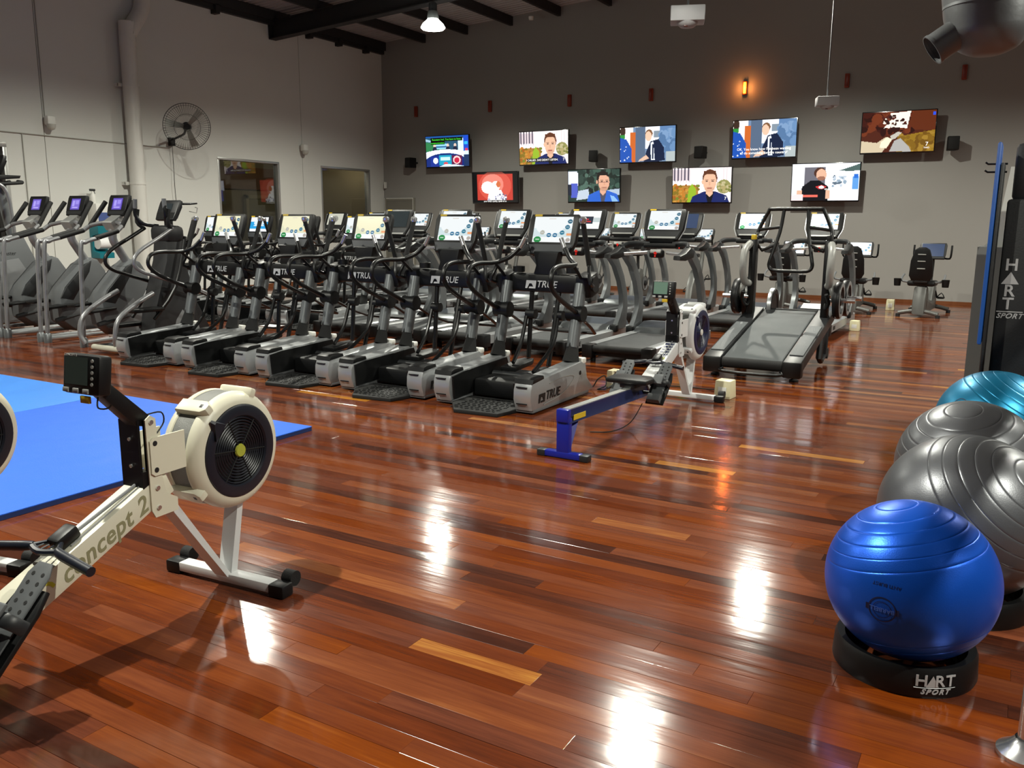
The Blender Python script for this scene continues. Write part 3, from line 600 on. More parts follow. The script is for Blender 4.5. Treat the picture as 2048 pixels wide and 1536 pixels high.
# ------------------------------------------------------------------ lateral elliptical trainer (origin between the pods' rear faces)
def make_elliptical():
    t = thing('elliptical_trainer', '', 'elliptical')
    for s in (-1, 1):
        a, b_ = (s*.30, s*.47) if s > 0 else (-.47, -.30)
        prof = [(.03, .035), (-.005, .12), (0, .2), (.025, .255), (.2, .272), (.9, .315), (.985, .29), (1.02, .16), (1.15, .05), (1.12, .035)]
        MB().prism(prof, 'x', a+.004, b_-.004, .012).build('pod_shell', SILVER, t)
        MB().prism([(.018, .25), (.03, .285), (.07, .297), (.2, .297), (.21, .268)], 'x', a, b_, .006).build('pod_cap', BLACK, t)
        for z in (.218, .085): MB().box(a+.03, b_-.045, -.006 if z > .1 else .0, .03, z, z+.008).build('pod_slot', BLACK, t)
        MB().rbox(((a+b_)/2, .55, .03), (.16, 1.02, .03), .006).build('pod_base', MGREY, t)
        for y in (.1, .95): MB().cyl(((a+b_)/2, y, 0), ((a+b_)/2, y, .03), .025, seg=10).build('foot', BLACK, t)
        ix = s*.298
        MB().prism([(.05, .05), (.03, .24), (.2, .262), (.9, .29), (1.0, .1)], 'x', min(ix, ix-s*.012), max(ix, ix-s*.012)).build('inner_panel', BLACK, t)
        MB().rbox(((a+b_)/2, .955, .315), (.17, .07, .05), .012).build('pod_end_trim', WHITE, t)
        if s > 0:
            link('lettering', TEXT_TRUE, t, (.4705, .36, .125), (PI/2, 0, PI/2)); link('emblem', EMB, t, (.4705, .17, .12), (PI/2, 0, PI/2))
            MB().tube([(.4705, .3, .215), (.4705, .55, .235), (.4705, .75, .205), (.4705, .55, .1), (.4705, .2, .06)], .004, 5, sm=4, flat=.4).build('pod_swoosh', LGREY, t)
            MB().lathe([(.001, .003), (.02, .002)], 12, Matrix.Translation((.467, .87, .22)) @ rot_m(0, PI/2, 0)).build('pod_badge', BLACK, t)
        c0, c1 = Vector((s*.37, .87, .29)), Vector((s*.37, 1.06, .98))
        d = c1-c0
        def on(u): return c0+d*u
        MB().tube([on(.02), on(.25)], [.105, .062], 4, flat=.8).build('column_boot', RUBBER, t)
        MB().tube([on(.2), on(.98)], .06, 12, flat=.85).build('column', SILVERD, t)
        MB().cyl(on(.62)+Vector((-.075, -.02, 0)), on(.62)+Vector((.075, -.02, 0)), .07, seg=14).build('column_collar', BLACK, t)
        MB().rbox((s*.40, 1.12, .96), (.15, .19, .20), .03, (.25, 0, 0)).build('side_cover', BLACK, t)
        MB().cyl((s*.47, 1.1, .97), (s*.49, 1.1, .97), .07, seg=18).build('pivot_cap', DGREY, t)
        cy, cz = on(.62).y, on(.62).z
        pth = [(s*.40, cy-.04, cz), (s*.40, .62, .86), (s*.40, .47, .95), (s*.40, .425, 1.03), (s*.40, .47, 1.115), (s*.40, .60, 1.143), (s*.40, .80, 1.14), (s*.385, .90, 1.145)]
        MB().tube(pth, .021, 10, sm=4).build('fixed_handrail', BLACKM, t)
        MB().tube([(s*.385, .9, 1.145), (s*.30, .97, 1.19), (s*.22, 1.02, 1.28)], .021, 10, sm=3).build('handrail_riser', BLACKM, t)
        MB().tube([(s*.225, 1.017, 1.27), (s*.18, 1.03, 1.36)], .021, 10).build('pulse_grip', CHROME, t)
        MB().tube([(s*.39, .86, 1.14), (s*.385, 1.05, 1.0)], .015, 8).build('handrail_brace', BLACKM, t)
        ys = -.12 if s > 0 else .13
        MB().tube([(s*.455, 1.02-ys*.1, 1.13), (s*.45, 1.02+ys, 1.5)], .023, 10).build('moving_grip', RUBBER, t)
        MB().tube([(s*.45, 1.02+ys*.98, 1.49), (s*.45, 1.02+ys, 1.505), (s*.45, 1.02+ys*1.04, 1.53), (s*.45, 1.02+ys*1.06, 1.54)], [.024, .031, .031, .02], 12).build('grip_cap', CHROME, t)
        MB().tube([(s*.47, 1.1, .95), (s*.50, .97, .98), (s*.47, 1.0, 1.08), (s*.455, 1.02-ys*.1, 1.15)], .017, 8, sm=3).build('moving_handlebar', BLACKM, t)
        px = s*.14; py = .72 if s > 0 else .86; pz = .21 if s > 0 else .25
        MB().tube([(px, 1.1, .92), (px, py+.18, pz+.03)], .022, 8).build('pedal_link', BLACKM, t)
        MB().tube([(px+s*.02, 1.03, .66), (px+s*.02, .93, .42), (px, py-.1, pz+.02)], .018, 8, sm=3).build('pedal_strut', BLACKM, t)
        MB().cyl((px-.03, 1.06, .68), (px+.06, 1.06, .68), .045, seg=12).build('link_collar', BLACK, t)
        pm = Matrix.Translation((px, py, pz)) @ rot_m(.08, 0, 0)
        MB().prism([(-.075, -.19), (.075, -.19), (.085, .1), (.05, .19), (-.05, .19), (-.085, .1)], 'z', -.03, .012, .008, pm).build('pedal', BLACK, t)
        MB().tube([(s*.37, cy+.05, cz-.03), (s*.36, 1.3, .56), (s*.30, 1.52, .48)], .014, 8).build('front_stay', BLACKM, t)
    MB().tube([(-.30, 1.52, .48), (.30, 1.52, .48)], .014, 8).build('front_crossbar', BLACKM, t)
    MB().prism([(-.31, .045), (-.13, -.2), (.26, -.17), (.31, .05), (.31, .34), (-.31, .34)], 'z', .0, .03, .006).build('step_plate', RUBBER, t)
    b = MB()
    for i in range(9):
        for j in range(8): b.rbox((-.2+.05*i+.012*(j % 2), -.13+.055*j, .032), (.03, .012, .006), 0, (0, 0, .7 if (i+j) % 2 else -.7))
    b.build('tread_pattern', BLACK, t)['kind'] = 'stuff'
    MB().rbox((0, .64, .11), (.57, .62, .15), .03).build('drive_housing', BLACK, t)
    MB().cyl((-.28, .66, .17), (.28, .66, .17), .035, seg=12).build('crank_axle', DGREY, t)
    MB().rbox((0, 1.12, .96), (.72, .13, .165), .03).build('crossbar_housing', BLACK, t)
    link('lettering', TEXT_TRUEW, t, (.03, 1.047, .95), FRONT); link('emblem', EMBW, t, (-.13, 1.047, .947), FRONT)
    for s in (-1, 1): MB().lathe([(.045, 0), (.055, .0), (.055, .05), (.045, .05)], 16, Matrix.Translation((s*.27, 1.08, 1.055))).build('cup_holder', BLACK, t)
    MB().prism([(-.14, 1.0), (.14, 1.0), (.10, 1.12), (.13, 1.24), (-.13, 1.24), (-.10, 1.12)], 'y', 1.08, 1.2, .02).build('console_neck', BLACK, t)
    console(t, 1.22, 1.385, .3, .50, .375, .385, .235, BLACK, 'menu', mat('slate_panel', '3a3d41', .5))
    return t
def set_screen(root, kind):
    for c in root.children_recursive:
        if c.name.split('.')[0] == 'console_screen': c.data = SCREENS[kind]
proto = make_elliptical()
ELL = [((-3.635, 5.74), 'menu', 'rightmost lateral elliptical trainer of the front row, beside the rowing machine'), ((-4.70, 5.76), 'menu', 'second lateral elliptical trainer from the right in the front row'), ((-5.76, 5.78), 'warm', 'middle lateral elliptical trainer of the five in the front row'), ((-6.83, 5.79), 'warm', 'fourth lateral elliptical trainer from the right in the front row'), ((-7.89, 5.80), 'warm', 'leftmost lateral elliptical trainer of the front row, next to the black trainer'),
       ((-8.56, 8.85), 'menu', 'lateral elliptical trainer in the second row, beside the dark-screened treadmill'), ((-9.60, 8.87), 'menu', 'second elliptical trainer from the right in the second row'), ((-10.64, 8.9), 'blue', 'elliptical trainer in the second row with a blue screen'), ((-11.68, 8.9), 'menu', 'leftmost elliptical trainer of the second row')]
for i, (p, k, lab) in enumerate(ELL):
    o = proto if i == 0 else dup(proto)
    place(o, lab, (p[0], p[1], 0), 0, 'elliptical trainers in the front row' if i < 5 else 'elliptical trainers in the second row'); set_screen(o, k)

# ------------------------------------------------------------------ treadmill (origin at the middle of the rear edge)
BELT = mat('treadmill_belt', '2b2e30', .6, bump=.3, bscale=300); HOOD = mat('slate_motor_hood', '3e444c', .38)
def make_treadmill():
    t = thing('treadmill', '', 'treadmill')
    MB().box(-.34, .34, .06, 2.0, .07, .15).build('deck_frame', BLACK, t)
    MB().rbox((0, .70, .165), (.56, 1.36, .05), .02, None, 3).build('running_belt', BELT, t)
    MB().cyl((-.29, .04, .15), (.29, .04, .15), .042, seg=14).build('rear_roller', RUBBER, t)
    for s in (-1, 1):
        MB().prism([(s*.285, .195), (s*.36, .205), (s*.405, .19), (s*.405, .09), (s*.285, .09)], 'y', .10, 1.98, .006).build('side_rail', SILVER, t)
        MB().rbox((s*.345, .05, .125), (.125, .15, .15), .015).build('rail_end_cap', BLACK, t)
        link('lettering', TEXT_TRUE, t, (s*.4065, .28, .135), (PI/2, 0, s*PI/2)).scale = (.7, .7, 1)
        MB().cyl((s*.33, .12, 0), (s*.33, .12, .07), .03, seg=10).build('rear_foot', RUBBER, t)
        MB().cyl((s*.36, 1.85, .04), (s*.40, 1.85, .04), .04, seg=14).build('transport_wheel', RUBBER, t)
        # curved upright: sections (y, z, width along y)
        sec = [(1.46, .20, .32), (1.53, .30, .22), (1.585, .46, .15), (1.57, .62, .135), (1.47, .82, .125), (1.30, 1.02, .12), (1.10, 1.15, .12), (.98, 1.18, .11)]
        vs, fs = [], []
        for i, (y, z, w) in enumerate(sec):
            y0, z0, _ = sec[max(i-1, 0)]; y1, z1, _ = sec[min(i+1, len(sec)-1)]; n = Vector((0, z1-z0, -(y1-y0))).normalized() if i else Vector((0, 1, 0))
            for (dx, dn) in ((-.03, -.5), (.03, -.5), (.035, 0), (.03, .5), (-.03, .5), (-.035, 0)): vs.append((s*.40+dx, y+n.y*dn*w, z+n.z*dn*w))
        for i in range(len(sec)-1):
            for k in range(6): fs.append((i*6+k, i*6+(k+1) % 6, i*6+6+(k+1) % 6, i*6+6+k))
        fs += [tuple(range(6)), tuple(range(len(vs)-6, len(vs)))]
        MB().add(vs, fs).build('upright', SILVERD, t, ang=50)
        MB().rbox((s*.40, 1.33, .215), (.09, .09, .09), .015).build('upright_foot', BLACK, t)
        MB().prism([(1.06, 1.11), (1.1, 1.19), (.95, 1.225), (.8, 1.17), (.62, 1.145), (.61, 1.10), (.82, 1.085)], 'x', s*.41-.045, s*.41+.045, .015).build('arm_rest', BLACK, t)
        MB().tube([(s*.40, .98, 1.205), (s*.36, 1.10, 1.245), (s*.25, 1.2, 1.255), (s*.14, 1.22, 1.25)], [.035, .04, .035, .03], 10, sm=3, flat=.6).build('console_arm', DGREY, t)
        MB().tube([(s*.37, 1.0, 1.14), (s*.12, 1.09, 1.16)], .02, 10).build('pulse_grip', CHROME, t)
    MB().prism([(1.30, .17), (1.34, .235), (1.6, .30), (1.85, .285), (1.98, .18), (1.98, .1), (1.30, .1)], 'x', -.345, .345, .02).build('motor_hood', HOOD, t)
    MB().prism([(1.27, .19), (1.30, .225), (1.36, .255), (1.37, .235), (1.31, .19)], 'x', -.33, .33, .004).build('hood_trim', SILVERD, t)
    MB().rbox((0, 1.09, 1.145), (.17, .09, .09), .025).build('stop_unit', BLACK, t)
    MB().rbox((0, 1.045, 1.175), (.13, .02, .045), .008, (-.3, 0, 0)).build('stop_plate', LGREY, t)
    MB().cyl((0, 1.045, 1.155), (0, 1.03, 1.155), .018, seg=12).build('stop_button', RED, t)
    MB().rbox((0, 1.03, 1.12), (.018, .015, .02), .004).build('stop_clip', RED, t)
    MB().rbox((0, 1.22, 1.235), (.40, .13, .06), .02).build('accessory_tray', BLACK, t)
    MB().rbox((0, 1.26, 1.29), (.32, .08, .07), .02).build('console_neck', BLACK, t)
    m = console(t, 1.30, 1.475, .42, .50, .385, .375, .235, BLACK, 'menu', DGREY, .78)
    for s in (-1, 1): MB().tube([m @ Vector(q) for q in ((s*.262, .0, .17), (s*.262, .0, -.06), (s*.21, .0, -.185))], .007, 6).build('console_trim', SILVER, t)
    MB().box(-.17, .17, -.026, -.022, -.178, -.158, m).build('console_lip', LGREY, t)
    return t
tp = make_treadmill()
TM = [((-3.60, 8.40), 'menu', 'rightmost treadmill of the front treadmill row, behind the far rowing machine'), ((-4.61, 8.40), 'warn', 'front-row treadmill with a dark warning box on its screen'), ((-5.66, 8.40), 'menu', 'third treadmill from the right in the front treadmill row'), ((-6.58, 8.42), 'menu', 'fourth treadmill from the right in the front treadmill row'), ((-7.55, 8.44), 'off', 'leftmost front-row treadmill, with a dark screen')]
back_lab = ['rightmost treadmill of the back row, behind the sled treadmill', 'second treadmill from the right in the back row, with a white glaring screen', 'back-row treadmill with a blue-grey blank screen', 'fourth treadmill from the right in the back row', 'fifth treadmill from the right in the back row', 'sixth treadmill from the right in the back row', 'seventh treadmill from the right in the back row', 'third treadmill from the left in the back row', 'second treadmill from the left in the back row', 'leftmost treadmill of the back row, near the corner door']
for i in range(10):
    TM.append(((-2.42-1.028*i, 11.68+.012*i), ('bright', 'bright', 'offblue', 'menu', 'menu', 'bright', 'menu', 'menu', 'menu', 'grey')[i], back_lab[i]))
for i, (p, k, lab) in enumerate(TM):
    o = tp if i == 0 else dup(tp)
    place(o, lab, (p[0], p[1], 0), 0, 'treadmills in the front row' if i < 5 else 'treadmills in the back row'); set_screen(o, k)
tag(MB().rbox((0, 0, 0), (.30, .21, .002), 0, (.28, 0, 0)).build('paper_sign', PAPER, None, loc=(-2.55, 13.2, .299)), 'white paper notice lying on the rightmost back treadmill hood', 'notice')
tag(MB().rbox((0, 0, 0), (.30, .21, .002), 0).build('paper_sign', PAPER, None, loc=(-9.02, 8.72, .034)), 'white paper sheet on a step plate in the second elliptical row', 'notice')

# ------------------------------------------------------------------ bikes along the back wall
BIKEG = mat('bike_grey_shell', '5e5f5d', .4, .3)
def make_upright_bike():
    t = thing('upright_bike', '', 'exercise bike')
    for y in (.05, 1.0): MB().rbox((0, y, .04), (.5, .08, .05), .02).build('foot_bar', BIKEG, t)
    MB().prism([(.1, .06), (.16, .3), (.3, .52), (.42, .62), (.52, .6), (.62, .4), (.95, .2), (1.0, .06)], 'x', -.07, .07, .03).build('bike_body', BIKEG, t)
    MB().tube([(0, .42, .58), (0, .40, .86)], .03, 10).build('seat_post', DGREY, t)
    MB().prism([(-.12, .25), (.12, .25), (.1, .42), (.03, .56), (-.03, .56), (-.1, .42)], 'z', .86, .93, .02).build('saddle', BLACK, t)
    MB().tube([(0, .72, .35), (0, .86, .8), (0, .9, 1.12)], .04, 10, sm=3).build('front_mast', BIKEG, t)
    for s in (-1, 1):
        MB().tube([(0, .86, 1.02), (s*.2, .8, 1.04), (s*.25, .66, 1.1), (s*.25, .62, 1.28)], .016, 8, sm=3).build('handlebar', BLACK, t)
        MB().cyl((s*.07, .62, .32), (s*.11, .62, .32), .05, seg=14).build('crank_hub', DGREY, t)
        MB().tube([(s*.1, .62, .32), (s*.12, .62+s*.12, .32+s*.12)], .014, 8).build('crank_arm', DGREY, t)
        MB().rbox((s*.17, .62+s*.12, .32+s*.12), (.1, .11, .03), .01).build('pedal', BLACK, t)
        MB().tube([(s*.13, .62+s*.12-.05, .34+s*.12), (s*.17, .62+s*.12, .40+s*.12), (s*.21, .62+s*.12-.05, .34+s*.12)], .008, 6, sm=2).build('pedal_strap', BLACK, t)
    MB().lathe([(.001, .0), (.13, .0), (.14, .01)], 24, Matrix.Translation((.072, .62, .32)) @ rot_m(0, PI/2, 0)).build('crank_cover', MGREY, t)
    console(t, .92, 1.26, .35, .40, .27, .335, .20, BLACK, 'menu', DGREY, .85)
    return t
def make_recumbent():
    t = thing('recumbent_bike', '', 'exercise bike')
    for y, w in ((.02, .6), (1.15, .6)):
        MB().tube([(-w/2, y, .06), (-.1, y+.02, .1), (.1, y+.02, .1), (w/2, y, .06)], .035, 10, sm=3).build('foot_bar', BIKEG, t)
        for s in (-1, 1): MB().cyl((s*w/2, y, 0), (s*w/2, y, .05), .035, seg=10).build('foot_pad', DGREY, t)
    MB().prism([(-.02, .05), (.0, .3), (.08, .5), (.22, .5), (.35, .28), (.7, .24), (.82, .5), (1.0, .52), (1.15, .3), (1.15, .06)], 'x', -.1, .1, .04).build('bike_body', BIKEG, t)
    MB().rbox((0, .22, .55), (.42, .36, .09), .035).build('seat_cushion', BLACK, t)
    bk = [(-.14, .60), (.14, .60), (.18, .68), (.165, .92), (.11, 1.1), (.05, 1.14), (-.05, 1.14), (-.11, 1.1), (-.165, .92), (-.18, .68)]
    m = Matrix.Translation((0, .04, 0)) @ rot_m(.12, 0, 0)
    MB().prism(bk, 'y', 0, .06, .02, m).build('backrest', BLACK, t)
    for z in (1.03, .92, .80): MB().rbox(m @ Vector((0, -.003, z)), (.12, .008, .016), .003).build('back_vent', LGREY, t)
    MB().rbox((0, .02, .59), (.22, .08, .06), .02).build('seat_carriage', DGREY, t)
    for s in (-1, 1):
        MB().tube([(s*.1, .1, .56), (s*.28, .1, .58), (s*.32, .2, .62), (s*.31, .34, .68)], .018, 8, sm=3).build('seat_handle', MGREY, t)
        MB().lathe([(.001, 0), (.05, 0), (.06, .12), (.052, .12), (.045, .02), (.001, .02)], 16, Matrix.Translation((s*.36, .08, .50))).build('bottle_holder', BLACK, t)
        MB().tube([(s*.1, .95, .38), (s*.12, .95+s*.1, .38-s*.12)], .015, 8).build('crank_arm', DGREY, t)
        MB().rbox((s*.18, .95+s*.1, .38-s*.12), (.11, .12, .03), .01).build('pedal', BLACK, t)
        MB().tube([(s*.13, .92+s*.1, .4-s*.12), (s*.18, .98+s*.1, .46-s*.12), (s*.23, .92+s*.1, .4-s*.12)], .009, 6, sm=2).build('pedal_strap', BLACK, t)
    MB().tube([(0, .95, .5), (0, 1.02, .8), (0, 1.0, 1.0)], .035, 10, sm=3).build('front_mast', DGREY, t)
    MB().tube([(.19, 1.0, .93), (.27, .95, .93), (.29, .93, 1.0), (.29, .95, 1.15)], .016, 8, sm=2).build('grip_handle', BLACK, t)
    MB().tube([(-.19, 1.0, .93), (-.27, .95, .93), (-.29, .93, 1.0), (-.29, .95, 1.15)], .016, 8, sm=2).build('grip_handle', BLACK, t)
    console(t, .98, 1.05, .3, .42, .28, .345, .215, DGREY, 'bright', DGREY, .9, tape=False)
    return t
rp = make_recumbent()
REC = [((-1.32, 15.42, -.07), 'offblue', 'recumbent bike standing alone on the right, seen from behind'), ((-2.36, 15.4, .05), 'bright', 'recumbent bike just right of the sled treadmill'), ((-3.55, 15.4, 0), 'bright', 'recumbent bike seen through the sled treadmill frame')]
for i, (p, k, lab) in enumerate(REC):
    o = rp if i == 0 else dup(rp); place(o, lab, (p[0], p[1], 0), p[2], 'recumbent bikes by the back wall'); set_screen(o, k)
up_ = make_upright_bike()
BIKES = [(-5.28, 'rightmost upright bike by the back wall'), (-6.42, 'second upright bike from the right by the back wall'), (-7.42, 'third upright bike from the right by the back wall'), (-8.42, 'third upright bike from the left by the back wall'), (-9.42, 'second upright bike from the left by the back wall'), (-10.35, 'leftmost upright bike by the back wall')]
for i, (x, lab) in enumerate(BIKES):
    o = up_ if i == 0 else dup(up_); place(o, lab, (x, 15.5, 0), 0, 'upright bikes by the back wall')

# ------------------------------------------------------------------ steppers on the left (origin between the rear posts)
STEPG = mat('stepper_grey_shell', '5c5f61', .45); POSTM = mat('grey_tube_paint', '8f9092', .35, .5)
def make_stepper():
    t = thing('stair_stepper', '', 'stepper')
    for s in (-1, 1):
        MB().tube([(s*.36, 0, .05), (s*.36, .06, 1.12), (s*.36, .12, 1.23), (s*.355, .3, 1.28)], .026, 10, sm=4).build('side_post', POSTM, t)
        MB().tube([(s*.355, .26, 1.275), (s*.34, .58, 1.36)], .029, 10).build('rail_grip', RUBBER, t)
        MB().tube([(s*.34, .57, 1.355), (s*.32, .66, 1.42)], .026, 10).build('rail_bend', POSTM, t)
        MB().tube([(s*.32, .655, 1.41), (s*.28, .88, 1.72)], .029, 10).build('hand_grip', RUBBER, t)
        MB().tube([(s*.32, .66, 1.42), (s*.12, .74, 1.46), (0, .78, 1.42)], .026, 10, sm=3).build('cross_handle', POSTM, t)
        MB().lathe([(.001, 0), (.045, 0), (.045, .1), (.03, .12)], 14, Matrix.Translation((s*.36, 0, 0))).build('post_foot', SILVERD, t)
        MB().tube([(s*.36, .0, .05), (s*.30, .6, .05), (s*.22, 1.0, .05)], .025, 8).build('base_tube', SILVER, t)
        MB().tube([(s*.13, .85, .3), (s*.14, .35, .22 if s > 0 else .36)], .03, 8).build('pedal_arm', DGREY, t)
        MB().rbox((s*.15, .38, .40 if s > 0 else .46), (.18, .36, .035), .012, (.06, 0, 0)).build('pedal', BLACK, t)
    MB().prism([(.42, .5), (.5, .62), (.78, .9), (.92, 1.0), (1.0, .97), (1.1, .82), (1.16, .55), (1.17, .25), (1.1, .06), (.62, .06), (.45, .2)], 'x', -.155, .155, .03).build('stepper_shell', STEPG, t)
    MB().prism([(.43, .5), (.51, .63), (.80, .915), (.90, .965), (.86, .82), (.6, .46)], 'x', -.16, .16, .01).build('shell_stripe', DGREY, t)
    MB().prism([(.66, .1), (.56, .28), (.86, .52), (1.0, .3), (.9, .1)], 'x', -.158, .158, .01).build('shell_inset', MGREY, t)
    MB().lathe([(.001, .004), (.05, .002), (.055, 0)], 18, Matrix.Translation((.156, .95, .16)) @ rot_m(0, PI/2, 0)).build('shell_badge', BLACK, t)
    MB().tube([(0, .94, .93), (0, .83, 1.1), (0, .74, 1.27), (0, .78, 1.46)], .05, 12, sm=4).build('stepper_neck', POSTM, t)
    MB().prism([(.72, 1.36), (.66, 1.46), (.82, 1.56), (.9, 1.48)], 'x', -.1, .1, .02).build('neck_bracket', LGREY, t)
    console(t, .86, 1.67, .32, .38, .27, .19, .15, BLACK, 'violet', DGREY, .86, tape=False, sz=.015)
    return t
sp = make_stepper()
for i, (x, lab) in enumerate([(-9.85, 'grey stair stepper with violet screen, next to the black trainer'), (-10.71, 'middle one of the three grey stair steppers'), (-11.58, 'leftmost of the three grey stair steppers')]):
    o = sp if i == 0 else dup(sp); place(o, lab, (x, 6.17, 0), 0, 'grey stair steppers')
# tall stepmill at the left edge
t = thing('stepmill', 'tall grey stair climbing machine at the left edge', 'stair machine', (-12.55, 6.3, 0), 0)
MB().prism([(-.2, .05), (-.2, .35), (.45, 1.15), (.85, 1.28), (1.0, .95), (1.08, .5), (1.05, .05)], 'x', .24, .36, .03).build('side_shroud', STEPG, t)
MB().prism([(-.2, .05), (-.2, .35), (.45, 1.15), (.85, 1.28), (1.0, .95), (1.08, .5), (1.05, .05)], 'x', -.36, -.24, .03).build('side_shroud', STEPG, t)
MB().prism([(-.1, .05), (-.1, .32), (.4, .9), (.75, .95), (.9, .7), (.95, .1)], 'x', .355, .368, .004).build('shroud_inset', MGREY, t)
for k in range(5): MB().box(-.24, .24, -.1+.2*k, .12+.2*k, .2*k+.15, .2*k+.2).build('stair_tread', RUBBER, t)
link('lettering', text_mesh('lettering', 'StairMaster', .075, LETM, .001), t, (.3605, .55, 1.02), (PI/2, 0, PI/2))
for s in (-1, 1):
    MB().tube([(s*.33, .75, 1.2), (s*.33, .7, 1.85), (s*.3, .5, 1.98), (s*.3, .1, 1.9), (s*.33, -.15, 1.3)], .025, 10, sm=4).build('hand_rail', POSTM, t)
    MB().tube([(s*.3, .62, 1.97), (s*.28, .95, 2.0), (s*.1, 1.0, 2.02)], .025, 10, sm=3).build('front_grip', RUBBER, t)
MB().tube([(0, .9, 1.2), (0, .82, 1.7), (0, .78, 2.1)], .06, 10, sm=3).build('console_mast', SILVERD, t)
MB().prism([(.55, 2.02), (.95, 2.06), (.97, 2.1), (.6, 2.1)], 'x', -.25, .25, .01).build('reading_rack', BLACK, t)
console(t, .74, 2.24, .4, .42, .28, .2, .15, BLACK, 'violet', DGREY, .86, tape=False, sz=.0)
MB().tube([(.3, -.25, .3), (.3, .1, .62), (.3, .45, .7)], .025, 10, sm=3).build('step_rail', LGREY, t)
for s in (-1, 1):
    for y in (-.1, .95): MB().cyl((s*.3, y, 0), (s*.3, y, .06), .035, seg=10).build('foot_pad', RUBBER, t)
# black full-motion trainer
t = thing('motion_trainer', 'black full-motion trainer with curved handles between the steppers and ellipticals', 'cross trainer', (-8.95, 6.0, 0))
TB = mat('black_tower_shell', '1d1e20', .5)
MB().prism([(.62, .12), (.7, .5), (.88, 1.02), (.92, 1.3), (1.06, 1.36), (1.18, 1.3), (1.16, 1.0), (1.3, .5), (1.5, .12)], 'x', -.14, .14, .04).build('tower_shell', TB, t)
MB().rbox((0, 1.02, 1.33), (.34, .26, .2), .06).build('tower_head', TB, t)
MB().prism([(.9, .12), (.96, .3), (1.06, .42), (1.16, .3), (1.2, .12)], 'x', -.143, .143, .01).build('tower_cutout', MGREY, t)
MB().tube([(-.1, .0, .06), (.5, .0, .06)], .035, 12).build('rear_stabilizer', mat('bone_tube', 'b5b3a4', .4), t)
MB().tube([(0, 0, .06), (0, 1.45, .06)], .04, 10).build('base_spine', DGREY, t)
MB().rbox((0, 1.45, .06), (.6, .1, .06), .02).build('front_stabilizer', DGREY, t)
for s in (-1, 1):
    MB().tube([(s*.28, .02, .08), (s*.32, -.01, .2), (s*.32, .05, .4), (s*.32, .3, .56), (s*.32, .52, .66)], .028, 10, sm=4).build('step_in_handle', POSTM, t)
    MB().tube([(s*.24, 1.45, .42), (s*.25, 1.35, .6), (s*.26, .7, .82), (s*.26, .42, .92), (s*.26, .34, 1.02), (s*.26, .42, 1.14), (s*.26, .72, 1.3), (s*.25, .9, 1.4)], .022, 10, sm=4).build('lower_handrail', POSTM if s > 0 else BLACKM, t)
    MB().tube([(s*.25, .88, 1.4), (s*.28, .82, 1.47), (s*.28, .84, 1.62)], .024, 10, sm=3).build('handrail_end', RUBBER, t)
    MB().tube([(s*.12, 1.0, 1.42), (s*.22, .86, 1.45), (s*.27, .80, 1.55), (s*.27, .80, 1.66)], .024, 10, sm=4).build('u_handle', BLACKM, t)
    MB().tube([(s*.27, .80, 1.63), (s*.26, .80, 1.74)], .026, 10).build('u_handle_tip', MGREY, t)
    MB().tube([(s*.22, 1.1, 1.3), (s*.24, .9, .7), (s*.2, .6, .34)], .02, 8, sm=3).build('drive_arm', BLACKM, t)
    MB().rbox((s*.19, .5, .36+.1*s), (.17, .42, .05), .02).build('foot_plate', BLACK, t)
MB().cyl((0, 1.05, 1.4), (0, 1.05, 1.5), .05).build('console_neck', BLACK, t)
console(t, 1.06, 1.61, .45, .36, .26, .16, .10, DGREY, 'off', BLACK, .9, tape=False, sz=.03)
MB().rbox((.16, 1.2, 1.69), (.24, .12, .02), .006, (.1, 0, .1)).build('reading_tray', BLACK, t)
MB().tube([(.2, 1.2, 1.6), (.27, 1.25, 1.58), (.29, 1.25, 1.64), (.25, 1.25, 1.65)], .004, 5).build('tray_wire', BLACKM, t)
